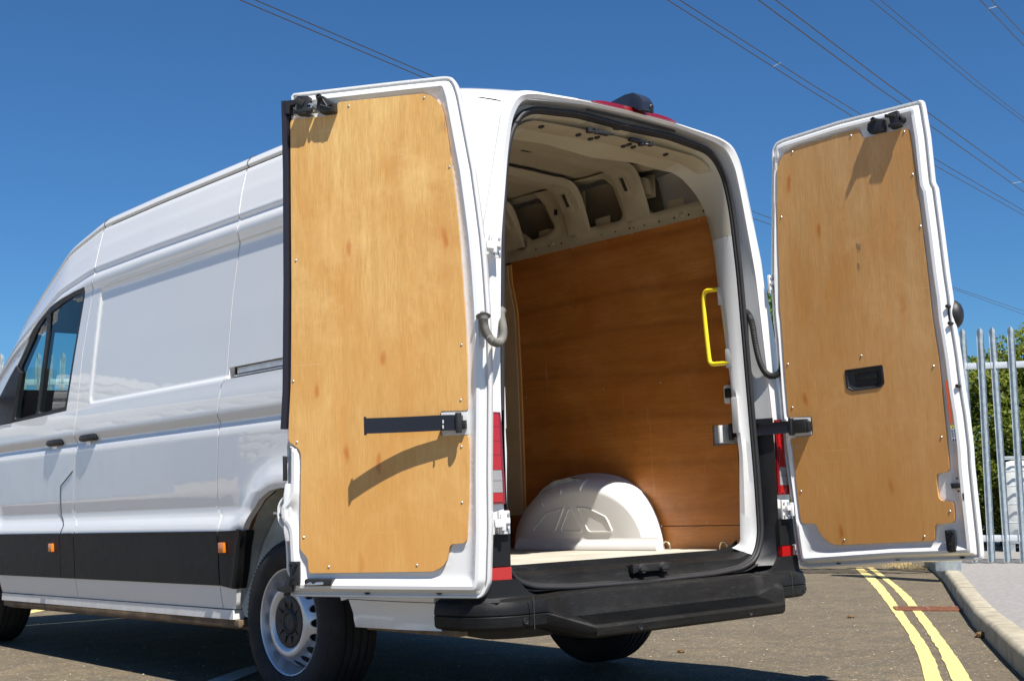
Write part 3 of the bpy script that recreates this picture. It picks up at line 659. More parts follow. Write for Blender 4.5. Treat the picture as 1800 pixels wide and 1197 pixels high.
crease = [(0,0,.112,.40),(.45,.42,.112,.40),(.75,.70,.112,.40),(.9,.90,.112,.42),(1,.934,.114,.50),(1.1,.934,.114,.62),(1.35,.934,.114,.86),(1.7,.924,.114,1.22),(2.2,.842,.114,1.82),(2.6,.762,.114,2.16),(2.8,.722,.115,2.32),(2.95,.672,.116,2.392),(3.1,.58,.117,2.415),(3.5,.30,.119,2.432),(4,0,.119,2.438)]
Sx, Ox, Cx = keyed(seal), keyed(outer), keyed(crease)
def inward(P, d, y):
    """offset a ring towards the opening centre by d and set its depth"""
    Q = P.copy(); T = np.gradient(P[:, [0, 2]], axis=0); T /= np.linalg.norm(T, axis=1)[:, None] + 1e-9
    N2 = np.c_[-T[:, 1], T[:, 0]]; Q[:, [0, 2]] += N2 * (d if np.isscalar(d) else np.asarray(d)[:, None]); Q[:, 1] = y; Q[0, 0] = Q[-1, 0] = 0; return Q
tq_ = np.linspace(0, 4, N_R); sd_k = np.clip(np.minimum((tq_ - .8) / .3, (2.9 - tq_) / .4), 0, 1); Sx = inward(Sx, -.014 * sd_k, .153)
mb = MB()
r_edge = Cx.copy(); r_edge[:, 1] += .012                                            # meets the side skins
C2 = Cx.copy(); C2[:, 1] -= .0; mid = (Cx + Ox) / 2; mid[:, 1] -= .012
chan1 = inward(Sx, -.030, .195); chan2 = inward(Sx, -.012, .195); fl1 = inward(Sx, -.006, .160)
O2 = Ox.copy(); O2[:, 1] += .012; O2b = (Ox * .8 + chan1 * .2)
rings = [r_edge, Cx, mid, Ox, O2, chan1, chan2, fl1]
mb.loft([full(r) for r in rings]); rf_ = mb.build('rear_body_frame', [PAINT, GREYP, PAINT_IN], van, smooth=40)
for p in rf_.data.polygons:
    c_ = p.center; p.material_index = 1 if c_[2] < .60 else (2 if c_[1] > .125 and abs(c_[0]) < .80 else 0)
mb = MB(); mb.tube(full(inward(Sx, -.004, .147)), .0105, 8, closed=True); mb.tube(full(inward(Sx, .005, .156)), .007, 8, closed=True); mb.tube(full(inward(Sx, -.010 - .010 * sd_k, .156)), .005, 6, closed=True); mb.tube(full(inward(Sx, -.012 - .016 * sd_k, .160)), .0035, 6, closed=True)
mb.loft([full(inward(Sx, -.011 - .016 * sd_k, .172)), full(inward(Sx, -.010 - .015 * sd_k, .163)), full(inward(Sx, .010, .158)), full(inward(Sx, .012, .17))])
mb.build('door_opening_seal', RUBBER, van, smooth=60)
# painted inner jamb, from the seal to the load space
j0, j1 = inward(Sx, .014, .160), inward(Sx, .022, .180)
def setin(P, d, y, zfloor=.56):
    Q = inward(P, d, y); Q[:, 2] = np.maximum(Q[:, 2], zfloor); return Q
t4 = np.linspace(0, 4, N_R)
def blendx(Q):                                       # deepen the header
    return Q
j2 = setin(Sx, .052, .225); j3 = setin(Sx, .055, .31); j3[:, 1] = np.interp(t4, [0, 1, 1.6, 2.6, 3.2, 4], [.20, .25, .27, .31, .36, .36]); j3[:, 2] -= np.interp(t4, [0, 2.9, 3.3, 4], [0, 0, .015, .03])
kx = np.clip(np.minimum((t4 - .93) / .1, (2.98 - t4) / .65), 0, 1); kx = kx * kx * (3 - 2 * kx)
j3[:, 0] = j3[:, 0] * (1 - kx) + .700 * kx; j3[:, 1] = j3[:, 1] * (1 - kx) + np.interp(j3[:, 2], [.585, .99, 1.4, 1.75, 2.05, 2.3], [.221, .198, .233, .268, .29, .30]) * kx
j2 = j1 * .45 + j3 * .55; j2[:, 0] -= .012 * kx; j2[:, 1] = j2[:, 1] * (1 - kx) + kx * (.35 * j1[:, 1] + .65 * j3[:, 1] - .012)
s0 = 30                                              # the plastic sill covers the bottom run
def arc(P, a=28): P = P[a:]; return [tuple(p) for p in P] + [(-p[0], p[1], p[2]) for p in P[::-1][1:]]
j4 = j3.copy(); j4[:, 0] = np.where(t4 < 3, np.maximum(j4[:, 0], .80), j4[:, 0]); j4[:, 1] += .025; j4[:, 2] = np.where(t4 > 2.9, np.maximum(j4[:, 2], 2.36), j4[:, 2])
mb = MB(); mb.loft([arc(r) for r in (j0, j1, j2, j3, j4)], False); jm = mb.build('door_opening_jamb', [PAINT_IN, CREAM, simple('shaded_beige_paint', (.44, .41, .33), .5, var=.05, vs=3)], van, smooth=60)  # header and upper corners: the jamb's white with its shade put into the colour
for p in jm.data.polygons:
    if p.center[1] > .165: p.material_index = 1 if abs(p.center[0]) < .46 and p.center[2] > 2.1 else (2 if p.center[2] > 1.985 else 0)
for sg in (-1, 1):
    mb = MB(); mb.tube([(sg * .672, .17, 1.985), (sg * .690, .20, 1.985), (sg * .688, .245, 1.985), (sg * .698, .284, 1.985)], .0018, 5); mb.build('jamb_seam', GREYPL, van)
# seam across the jamb, and small pressed tabs
for sg in (-1, 1):
    for z, h in ((1.72, .085), (1.43, .085), (1.17, .16)): mb = MB(); mb.box((sg * .697, np.interp(z, [1.17, 1.43, 1.72], [.205, .225, .252]), z), (.008, .036, h)); mb.build('jamb_pad', PAINT_IN, van, bevel=.003)
# load sill of black plastic with latch strikers
mb = MB(); rows = []
for y, z in ((.138, .480), (.165, .500), (.175, .535), (.20, .548), (.262, .552), (.268, .575)):
    rows.append([(x, y + .05 * (abs(x) / .7) ** 3 * 0, z + .03 * max(0, (abs(x) - .60) / .12) ** 2) for x in np.linspace(-.735, .735, 41)])
mb.loft(rows, False); mb.build('load_sill', BUMP, van, smooth=40)
st = MB(); st.box((.035, .165, .532), (.22, .045, .030)); st.box((-.075, .150, .532), (.012, .02, .04)); st.build('striker_housing', BLACKP, van, bevel=.004)
for X in (-.03, .095):
    m_ = MB(); m_.lathe([(.001,.012),(.017,.012),(.021,.004),(.021,-.004),(.012,-.01),(.001,-.01)], (X, .142, .53), (0, -1, 0), (1, 0, 0), 16); m_.box((X, .132, .53), (.035, .01, .012)); m_.build('door_striker', DARK, van)

# ------------------------------------------------------------------ rear lamps, trims, hinges, reflectors
def polyprism(P, depth, ax):
    """P: 3D polygon (front), extruded by vector depth"""
    P = [np.array(p, float) for p in P]; n = len(P); mb = MB(); d = np.array(depth)
    mb.add([*P, *[p + d for p in P]], [tuple(range(n)), tuple(range(n, 2*n))[::-1]] + [(i, n+i, n+(i+1) % n, (i+1) % n) for i in range(n)]); return mb
for sg in (-1, 1):
    lampz = np.array([1.145, 1.13, 1.0, .93, .90, .81]); li = np.array([.815, .810, .808, .806, .804, .803])
    lamp = empty('tail_lamp', parent=van)
    def lens_piece(nm, mat, z0, z1, a0, a1, proud):
        rows = []
        for z in np.linspace(z0, z1, 8):
            xi = np.interp(z, lampz[::-1], li[::-1]) + a0; xo = .945 - a1
            pts = [(xi, .100), (xi + .004, .076 - proud), ((xi + xo) / 2, .070 - proud), (xo - .02, .082 - proud), (xo + .006, .13), (xo + .028, .24)]
            rows.append([(sg * p[0], p[1], z) for p in pts])
        mb = MB(); mb.loft(rows, False); n = 6; mb.add(rows[0], [tuple(range(n))]); mb.add(rows[-1], [tuple(range(n))]); return mb.build(nm, mat, lamp, smooth=50, bevel=None)
    lens_piece('lamp_body', REDD, .808, 1.142, 0, 0, 0)
    for z0, z1, mt in ((1.088,1.134,RED),(1.037,1.086,RED),(.986,1.035,RED),(.932,.984,RED)): lens_piece('red_segment', mt, z0, z1, .014, .004, .003)
    lens_piece('clear_segment', CLEAR, .893, .930, .014, .004, .003); lens_piece('clear_segment', CLEAR, .850, .891, .014, .004, .003); lens_piece('red_segment', RED, .816, .848, .014, .004, .003)
    # black pillar trims
    tr = MB(); tr.loft([[(sg * .795, .085, z), (sg * .795, .072, z), (sg * .93, .078, z), (sg * .952, .13, z), (sg * .975, .26, z)] for z in (.585, .62, .700)], False)
    tr.add([(sg*.795,.085,.70),(sg*.795,.072,.70),(sg*.93,.078,.70),(sg*.952,.13,.70),(sg*.93,.16,.70)], [(0,1,2,3,4)]); tr.build('corner_trim', GREYP, van)
    tr = MB(); rw = []
    for z in np.linspace(.50, 1.15, 12): rw.append([(sg * (np.interp(z, Sx[10:90, 2], Sx[10:90, 0]) + .012), .183, z), (sg * (np.interp(z, Sx[10:90, 2], Sx[10:90, 0]) + .026), .178, z), (sg * .797, .098, z), (sg * .800, .078, z)])
    tr.loft(rw, False); tr.build('channel_trim', BLACKP, van)
    m_ = MB(); m_.loft([[(sg * .797, .088, z), (sg * .797, .066, z), (sg * .90, .072, z), (sg * .935, .10, z), (sg * .955, .20, z)] for z in (.537, .582)], False)
    m_.add([(sg*.797,.066,.582),(sg*.90,.072,.582),(sg*.935,.10,.582),(sg*.86,.12,.582)], [(0,1,2,3)]); m_.build('bumper_reflector', RED, van)
    # hinges
    for z in (1.755, .742):
        hx_ = .853 - .005 * (z - .74)*0; h = empty('door_hinge', parent=van)
        hb = MB(); hb.box((sg * (hx_ - .022), .062, z), (.052, .012, .085)); hb.build('hinge_plate', PAINT, h, bevel=.004)
        hb = MB(); hb.lathe([(.001, .030), (.011, .030), (.011, -.030), (.001, -.030)], (sg * hx_, .040, z), (0, 0, 1), (1, 0, 0), 12)
        hb.box((sg * (hx_ - .012), .046, z + .006), (.045, .014, .022)); hb.box((sg * (hx_ + .022), .038, z - .002), (.04, .012, .03)); hb.build('hinge_knuckle', PAINT, h, bevel=.003)
        hb = MB()
        for dx, dz in ((-.038, .028), (-.012, .028), (-.038, -.028), (-.012, -.028), (-.04, 0)):
            hb.lathe([(.001, .005), (.0055, .005), (.0065, 0)], (sg * (hx_ + dx), .056, z + dz), (0, -1, 0), (1, 0, 0), 8)
        hb.build('hinge_bolt', GREYPL, h)
# cable gaiters across the hinge gaps
def gaiter(name, pts, mat, r=.013, plug=None):
    P = smooth_poly(np.array(pts), 3, False); P = resample(P, .0045, False); rr = [r * (1.12 if (i % 2) else .92) for i in range(len(P))]
    if len(P) > 14:
        for i in range(7): rr[i] = r * (1.9 - .12 * i); rr[-1 - i] = r * (1.7 - .1 * i)
    mb = MB(); mb.tube(P, rr, 12); return mb.build(name, mat, van, smooth=60)
GREYG = simple('dusty_grey_rubber', (.17, .16, .14), .75, var=.2, vs=20)
gaiter('cable_gaiter', [(.755, .178, 1.645), (.750, .15, 1.635), (.745, .12, 1.59), (.748, .11, 1.47), (.765, .10, 1.38), (.80, .085, 1.335), (.845, .06, 1.345), (.865, .04, 1.42), (.885, .03, 1.50), (.90, .03, 1.53)], RUBBER, .0135)
q_ = gy((1322.5, 556), .150); m_ = MB(); m_.lathe([(.001,.016),(.018,.014),(.023,.006),(.024,-.02)], q_, (0,-1,0), (1,0,0), 20); m_.v = [(v[0], v[1], q_[2] + (v[2] - q_[2]) * 1.55) for v in m_.v]; m_.build('gaiter_grommet', RUBBER, van, smooth=60)
# high level brake lamp with camera
br = empty('brake_lamp', parent=van)
mb = MB(); rows = []
for x in np.linspace(-.235, .285, 17):
    k = (1 - abs((x - .025) / .262) ** 6); h = .017 * max(.12, k); rows.append([(x, .117, 2.424), (x, .107, 2.430), (x, .112, 2.432 + h), (x, .15, 2.436 + h), (x, .20, 2.47)])
mb.loft(rows, False); mb.add(rows[0], [tuple(range(5))]); mb.add(rows[-1], [tuple(range(5))]); mb.build('lamp_lens', REDD, br, smooth=50)
mb = MB(); mb.loft([[(x, y, z) for x, y, z in ((.0-w_, y_c, z0), (.0+w_, y_c, z0), (.0+w_*.8, y_c + tip, z1), (.0-w_*.8, y_c + tip, z1))] for w_, y_c, z0, z1, tip in ((.035, .055, 2.425, 2.468, .0), (.043, .075, 2.425, 2.492, .0), (.045, .11, 2.45, 2.515, .0), (.04, .16, 2.46, 2.52, 0), (.032, .26, 2.47, 2.51, 0))], True, True)
for i, v in enumerate(mb.v): mb.v[i] = (v[0] + .045, v[1], v[2])
mb.build('reversing_camera', simple('navy_camera_housing', (.016, .019, .03), .35, coat=.4), br, bevel=.006)
mb = MB(); mb.lathe([(.001, .004), (.010, .004), (.013, 0)], (.062, .053, 2.445), (0, -1, -.2), (1, 0, 0), 14); mb.build('camera_eye', BLACKP, br)
# black gasket under the lamp, inside the header
mb = MB(); mb.tube([(x, .137, 2.404 - .02 * abs(x - .02) ** 1.5) for x in np.linspace(-.24, .30, 14)], .005, 8); mb.build('header_gasket', RUBBER, van)

# ------------------------------------------------------------------ bumper
def sect(P): return P
bump = empty('rear_bumper', parent=van)
def bsec(x):
    a = abs(x); k = np.clip((a - .555) / .14, 0, 1)                     # 0 inside the step, 1 on the wings
    step = [(.115,.470),(.080,.478),(.062,.474),(.052,.462),(.040,.405),(.028,.388),(-.080,.362),(-.102,.362),(-.112,.352),(-.108,.326),(-.095,.316),(.0,.312),(.12,.318)]
    wing = [(.115,.470),(.06,.474),(.03,.470),(.008,.462),(.0,.446),(-.003,.432),(-.004,.418),(.001,.415),(-.004,.410),(-.002,.375),(.012,.362),(.06,.358),(.12,.358)]
    s, w_ = np.array(step), np.array(wing); return s * (1 - k) + w_ * k
rows = []
for x in np.r_[np.linspace(-.78, -.70, 3), np.linspace(-.695, -.555, 9), np.linspace(-.53, .53, 16), np.linspace(.555, .695, 9), np.linspace(.70, .78, 3)]:
    cv = .012 * (1 - (x / .8) ** 2); rows.append([(x, p[0] - cv, p[1]) for p in bsec(x)])
mb = MB(); mb.loft(rows, False); mb.build('step_moulding', BUMP, bump, smooth=38)
for sg in (-1, 1):                                                    # wrap-around corners
    rows = []; base = bsec(.9)
    for t in np.linspace(0, 1, 16):
        a = t * math.pi / 2
        if t <= 1:
            cx_, cy_ = .80, .17; rx, ry = .175, .17
            for_p = []
            for (yy, zz) in base:
                o = -(yy) + .0                                         # outward offset
                X = cx_ + (rx + o) * math.sin(a); Y = cy_ - (ry + o) * math.cos(a); for_p.append((sg * X, Y, zz))
            rows.append(for_p)
    for y in (.20, .24, .285, .31 if sg > 0 else .295):
        rows.append([(sg * (.80 + .175 - yy), y, zz) for yy, zz in base])
    rows = [[(sg * .782, yy, zz) for yy, zz in base]] + rows
    mb = MB(); mb.loft(rows, False); mb.build('bumper_corner', BUMP, bump, smooth=38)
    # swept horn that rises from the wing to the lamp trim
    mb = MB(); R_ = []
    for t in np.linspace(0, 1, 10):
        x0 = .63 + .165 * t ** .75; z = .470 + .115 * t ** 2.2; R_.append([(sg * x0, .075, z), (sg * (x0 + .004), .060, z + .001), (sg * .90, .052 + .01 * t, z + .003), (sg * (.955 - .005*t), .12, z + .003), (sg * (.975), .26, z)])
    mb.loft(R_[:8], False); mb.loft([[(sg * .61, .10, .455), (sg * .61, .062, .462), (sg * .90, .03, .462), (sg * .965, .12, .462), (sg * .985, .26, .462)], R_[0]], False); mb.build('bumper_horn', GREYP, bump, smooth=50)
    mb = MB(); mb.loft([[(sg * .758, -.0015, .475), (sg * .758, -.006, .46), (sg * .758, -.0068, .36)], [(sg * .762, -.0015, .475), (sg * .762, -.006, .46), (sg * .762, -.0068, .36)]], False); mb.build('bumper_joint', DARK, bump)
for X, Y, Z in ((-.33, -.118, .338), (.32, -.118, .338), (-.80, -.005, .392), (.86, .005, .392)):
    mb = MB(); mb.lathe([(.001, .002), (.0085, .002), (.0095, .0035), (.012, .003), (.0125, -.003)], (X, Y, Z), (0, -1, 0), (1, 0, 0), 16); mb.build('parking_sensor', BLACKP, bump)
mb = MB()
for k in range(9):                                                    # anti-slip grooves on the tread
    y = -.075 + k * .0115; z = .3635 + (y + .08) * .235; mb.box((0, y - .010, z + .0012), (1.06, .0045, .002))
mb.build('tread_rib', BUMP, bump)
# white lower quarter skirt behind the near wheel
for sg in (-1, 1):
    surf('lower_skirt', np.array([(.27, .358), (.775, .352), (.812, .457), (.30, .457)]), [], .03, sidemap(sg, .0), SIDE, van, back=sidemap(sg, .05))
# ------------------------------------------------------------------ load space
load = van
WALLX = .80
# floor
mb = MB(); mb.box((0, 1.82, .556), (1.66, 3.1, .026)); mb.build('load_floor', FLOORM, van, bevel=.003)
mb = MB(); mb.box((0, .272, .568), (1.36, .006, .008)); mb.build('floor_edge_strip', PAINT_IN, van)
# right wall plywood, traced top edge is level at 2.135
notch = [gx(p, WALLX)[1:] for p in ((1252,748),(1283,746),(1285,782),(1254,782))]
nz0, nz1, ny = .5 * (notch[2][1] + notch[3][1]), .5 * (notch[0][1] + notch[1][1]), max(notch[0][0], notch[3][0])
lower = gx((1200, 924), WALLX)[2]
# wheel box outline on the wall plane
boxo = np.array([(1.90,.569),(1.885,.66),(1.83,.75),(1.74,.84),(1.60,.91),(1.42,.95),(1.22,.948),(1.05,.905),(.92,.835),(.84,.75),(.795,.65),(.78,.569)])
plyR = [(.285, .569), (.785, .569), (.785, lower - .002), (.285, lower - .002)]
def wallmap(X, off=0): return lambda P: np.c_[np.full(len(P), X - off), P[:, 0], P[:, 1]]
uvw = lambda P: np.c_[P[:, 1] * 1.0, P[:, 0] * .8]
def panel(nm, O, X, mat, th=.009, holes=(), uv=uvw, par=van, g=.06):
    return surf(nm, O, list(holes), g, wallmap(X), mat, par, back=wallmap(X + math.copysign(th, X)), uv=uv)
edge = [tuple(gx(p, .795)[1:]) for p in ((924, 905), (921, 798), (916, 658), (910, 549), (900, 495))]; edge = [(edge[0][0], lower + .002)] + edge + [(edge[-1][0] + .005, 2.12)]
up = [(.285, lower + .002)] + edge + [(edge[-1][0], 2.135), (.285, 2.135), (.285, nz1), (ny, nz1), (ny, nz0), (.285, nz0)]
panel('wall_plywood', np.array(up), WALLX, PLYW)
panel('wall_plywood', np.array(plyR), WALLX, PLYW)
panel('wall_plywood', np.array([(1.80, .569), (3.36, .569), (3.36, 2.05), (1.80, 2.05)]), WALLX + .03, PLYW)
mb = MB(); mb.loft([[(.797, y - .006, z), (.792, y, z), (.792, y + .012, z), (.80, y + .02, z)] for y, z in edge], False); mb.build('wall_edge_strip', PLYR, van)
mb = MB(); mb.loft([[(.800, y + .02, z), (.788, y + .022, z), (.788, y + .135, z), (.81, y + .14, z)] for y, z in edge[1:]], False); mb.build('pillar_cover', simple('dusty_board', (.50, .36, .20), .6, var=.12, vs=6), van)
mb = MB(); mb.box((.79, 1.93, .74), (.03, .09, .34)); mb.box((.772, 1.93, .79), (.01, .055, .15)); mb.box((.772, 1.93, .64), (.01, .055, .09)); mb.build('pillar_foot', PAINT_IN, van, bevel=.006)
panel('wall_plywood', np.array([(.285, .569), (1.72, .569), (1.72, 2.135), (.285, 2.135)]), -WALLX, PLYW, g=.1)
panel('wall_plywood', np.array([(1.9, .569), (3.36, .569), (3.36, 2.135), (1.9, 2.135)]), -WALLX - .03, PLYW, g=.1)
mb = MB(); mb.box((0, 3.30, 1.36), (1.66, .012, 1.58)); o_ = mb.build('bulkhead_plywood', PLYW, van)
ul = o_.data.uv_layers.new(name='UVMap')
for l in o_.data.loops: v = o_.data.vertices[l.vertex_index].co; ul.data[l.index].uv = (v[2], v[0])
# screws on the wall
def screw(p, nrm, par, r=.0042):
    mb = MB(); n = np.array(nrm, float); n /= np.linalg.norm(n); ref = np.cross(n, (0, 0, 1.)); ref /= np.linalg.norm(ref)
    mb.lathe([(.0001, r * .5), (r * .6, r * .45), (r, 0)], p, n, ref, 10); return mb.build('screw', STEEL, par)
for px in ((925, 699), (1061, 683), (1161, 672), (1229, 388), (1111, 412), (1007, 437), (944, 452), (1243, 918), (1228, 928)):
    q = gx(px, WALLX - .0005); screw(q, (-1, 0, 0), van, .0035)
# jamb bracket, striker plate and notch back
q0, q1 = gx((1252, 748), WALLX), gx((1284, 782), WALLX)
mb = MB(); mb.box((WALLX + .012, .36, (nz0 + nz1) / 2), (.004, .16, nz1 - nz0 + .02)); mb.build('notch_backing', simple('blue_grey_zinc_paint', (.33, .38, .42), .5, var=.1), van)
mb = MB(); mb.box((.742, .298, (nz0 + nz1) / 2 - .002), (.11, .012, nz1 - nz0 - .012)); mb.build('strap_bracket', PAINT_IN, van, bevel=.004)
sp = gx((1281, 693), .785); mb = MB(); mb.box((.785, sp[1] + .002, sp[2]), (.03, .035, .085)); mb.build('side_bracket', PAINT_IN, van, bevel=.008)
mb = MB(); mb.box((.768, sp[1] - .008, sp[2] + .004), (.015, .03, .045)); mb.build('side_catch', BLACKP, van, bevel=.006)
# yellow grab handle
hp = smooth_poly(np.array([(.705, .243, 1.752), (.702, .30, 1.754), (.700, .352, 1.757), (.700, .362, 1.70), (.700, .345, 1.45), (.700, .338, 1.412), (.700, .28, 1.410), (.703, .222, 1.409)]), 3, False)
mb = MB(); mb.tube(hp, .0105, 12); mb.build('grab_handle', YELLOW, van, smooth=60)
# lashing rings
for px in ((1172, 966), (1273, 966)):
    q = gx(px, .745 if px[0] < 1200 else .735); c_ = np.array([q[0], q[1], .567]); P = [c_ + (-.002 * math.sin(t), .024 * math.cos(t), .034 * math.sin(t) + .004) for t in np.linspace(-.1, math.pi + .1, 14)]
    mb = MB(); mb.tube(P, .0042, 8); mb.box(c_, (.03, .07, .004)); mb.build('lashing_ring', BRASSY, van, smooth=60)
# wheel boxes
def dome(sg):
    wb = empty('wheel_box', parent=van)
    fac = np.array([(1.63,.569),(1.625,.66),(1.57,.755),(1.48,.83),(1.36,.885),(1.22,.915),(1.08,.918),(.95,.90),(.84,.86),(.745,.80),(.675,.72),(.64,.64),(.625,.569)])   # outline on the aisle face
    bk = np.array([(1.86,.569),(1.845,.67),(1.78,.77),(1.68,.85),(1.54,.915),(1.37,.95),(1.22,.955),(1.06,.935),(.94,.88),(.86,.81),(.81,.72),(.785,.64),(.775,.569)])
    def prep(P): P = smooth_poly(P, 3, False); return resample(P, .02, False)
    f0 = prep(fac); n = 90
    def rs(P): s = np.r_[0, np.cumsum(np.linalg.norm(np.diff(P, axis=0), axis=1))]; t = np.linspace(0, s[-1], n); return np.c_[np.interp(t, s, P[:, 0]), np.interp(t, s, P[:, 1])]
    F, B = rs(f0), rs(prep(bk)); cen = np.array([1.13, .569]); rows = []
    for k in np.linspace(0, 1, 14):
        a = k * math.pi / 2                                           # rounded shoulder between aisle face and wall
        x = .615 + .125 * (1 - math.cos(a)); q_ = math.sin(a); Fi = F + (F * .45 + B * .55 - F) * q_; sc = .80 + .18 * q_; R_ = cen + (Fi - cen) * sc
        rows.append([(sg * x, p[0], p[1]) for p in R_])
    rows.append([(sg * .80, p[0], p[1]) for p in (F * .1 + B * .9)])
    # front face filled towards the middle with a soft crown
    face = [[(sg * (.615), *(cen + (np.array([r[1], r[2]]) - cen) * s_)) for r in rows[0]] for s_ in (.02, .35, .7)]
    mb = MB(); mb.loft(face + rows, False); mb.build('box_shell', PAINT_IN2, wb, smooth=60)
    # pressed triangular panels (recesses) on the aisle face
    def press(P, dpt=.006):
        P = round_corners(np.array(P), .018, 4); c_ = P.mean(0); mb = MB(); Q = lambda s_, x: [(sg * x, *(c_ + (p - c_) * s_)) for p in P]
        mb.loft([Q(1.06, .6155), Q(1.03, .6105), Q(.96, .6105), Q(.92, .6165), Q(.90, .6140)]); n_ = len(P); mb.add(Q(.90, .6140), [tuple(range(n_))]); mb.build('pressed_panel', PAINT_IN2, wb, smooth=50)
    G_ = lambda *p: [gx(q, .615)[1:] for q in p]
    press(G_((936, 933), (960, 902), (991, 892), (975, 934))); press(G_((1001, 891), (985, 934), (1024, 934))); press(G_((1014, 892), (1034, 893), (1065, 908), (1077, 934), (1035, 935)))
    mb = MB(); a0, a1 = 1.60, .62                                     # bottom flange with a raised bead
    mb.loft([[(sg * .608, y, z) for y in np.linspace(.63, 1.62, 12)] for z in (.569,)] + [[(sg * x, y, z) for y in np.linspace(.63, 1.62, 12)] for x, z in ((.594, .572), (.594, .590), (.604, .604), (.612, .612), (.6155, .63))], False)
    mb.build('box_flange', PAINT_IN2, wb, smooth=50)
    for px in ((956, 868), (998, 848), (1040, 858)):      # raised ribs over the shoulder
        q = gx(px, .70); c_ = np.array([q[1], q[2]]); d_ = (c_ - cen) / np.linalg.norm(c_ - cen); P = []
        Rf = float(np.interp(math.atan2(d_[1], d_[0]), sorted(np.arctan2(F[:, 1] - cen[1], F[:, 0] - cen[0])), [r for _, r in sorted(zip(np.arctan2(F[:, 1] - cen[1], F[:, 0] - cen[0]), np.linalg.norm(F - cen, axis=1)))]))
        for k in np.linspace(.12, .85, 9):
            a = k * math.pi / 2; x = .615 + .125 * (1 - math.cos(a)); sc = .80 + .20 * math.sin(a); p = cen + d_ * Rf * sc; P.append((sg * x, p[0], p[1]))
        mb = MB(); mb.tube(P, [.004, .010, .011, .011, .011, .011, .011, .010, .004], 8); mb.build('shell_rib', PAINT_IN2, wb, smooth=60)
PAINT_IN2 = simple('moulded_white_plastic', (.74, .73, .70), .42, var=.02, vs=3)
dome(1); dome(-1)
# ------------------------------------------------------------------ upper side structure (painted steel), right and left
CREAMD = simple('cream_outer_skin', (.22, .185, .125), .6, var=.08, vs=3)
Z6 = lambda x, y: (800 + x * .3111, 130 + y * .3111)
XU = .795
def U(*pts): return np.array([gx(Z6(*p), XU)[1:] for p in pts])
H1 = U((1065,572),(1180,548),(1300,522),(1345,545),(1375,592),(1400,660),(1408,712),(1300,738),(1200,765),(1120,792),(1098,770),(1085,690),(1128,682),(1126,596),(1070,592))
H2 = U((672,650),(790,622),(900,602),(925,640),(940,720),(955,795),(938,830),(830,862),(712,884),(694,850),(686,785),(745,772),(735,682),(676,678))
H3 = U((350,728),(430,706),(520,690),(540,740),(552,800),(575,872),(520,915),(440,942),(395,900),(345,878),(328,850),(326,800))
H4 = U((345,948),(372,938),(402,942),(404,975),(378,992),(345,990))
holes_u = [round_corners(h, .012, 3) for h in (H1, H2, H3, H4)]
def umap(sg, off=0):
    def f(P):
        z = P[:, 1]; x = XU + off - np.clip((z - 2.15) / .25, 0, 1) ** 1.5 * .05 - .05 * np.clip((z - 2.37) / .07, 0, 1) ** 2
        if off == 0:
            d = np.full(len(P), 9.)
            for h in holes_u: d = np.minimum(d, np.abs(seg_dist(P, h)))
            x = x - .010 * np.clip(1 - np.abs(d - .022) / .020, 0, 1)      # pressed bead round each opening
            for yh in (.80, 1.215):                                        # hoop pillars stand proud
                x = x - .022 * np.exp(-((P[:, 0] - yh) / .085) ** 4) * np.clip((z - 2.16) / .04, 0, 1)
        return np.c_[sg * x, P[:, 0], P[:, 1]]
    return f
upO = np.array([(.33, 2.135), (1.87, 2.135), (3.3, 2.135), (3.3, 2.445), (.33, 2.445)])
for sg in (1, -1):
    surf('upper_side_rail', upO, holes_u, .018, umap(sg), CREAM, van, back=umap(sg, .012))
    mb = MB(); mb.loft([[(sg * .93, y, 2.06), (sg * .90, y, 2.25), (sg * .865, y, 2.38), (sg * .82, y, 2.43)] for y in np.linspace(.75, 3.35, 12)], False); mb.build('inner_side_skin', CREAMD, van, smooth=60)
mb = MB(); mb.loft([[(x, y, 2.452 + .02 * (1 - (x / .8) ** 2)) for x in np.linspace(-.80, .80, 15)] for y in np.linspace(.45, 3.35, 10)], False); mb.build('roof_lining_skin', CREAM, van, smooth=60)
# small round and square holes in the pressings, each a dark plug set in its hole
def dot(px, X, r=.006, par=van, sq=None, name='rail_hole', n=(-1, 0, 0)):
    q = gx(px, X); mb = MB()
    if sq: mb.box(q, (.003, sq[0], sq[1]))
    else: mb.lathe([(.0001, .0010), (r, .0010), (r * 1.05, 0)], q, n, (0, 1, 0), 10)
    return mb.build(name, DARK, par, bevel=.0012 if sq else None)
for x, y in ((318,1020),(388,1004),(457,990),(601,958),(674,942),(750,925),(828,908),(906,890),(987,873),(1009,867),(1069,854),(1153,835),(1238,815),(1320,796),(1404,775),(615,940),(530,972)):
    dot(Z6(x, y), XU - .001, .0055)
for x, y in ((568,783),(640,766),(952,697),(1032,677)): dot(Z6(x, y), XU - .036, sq=(.024, .030))
for x, y in ((310,708),(642,620),(572,632),(975,545),(1040,533),(1178,512),(1122,518),(612,790),(683,858),(1075,770),(1000,705),(1448,738)): dot(Z6(x, y), XU - .036 if x < 1100 else XU - .012, .004)
for x, y in ((552,960),(1283,797)):
    q = gx(Z6(x, y), XU); mb = MB(); mb.lathe([(.0001, .012), (.009, .012), (.010, .004), (.016, .001)], q, (-1, 0, 0), (0, 1, 0), 16); mb.build('nut_boss', CREAM, van, smooth=50)
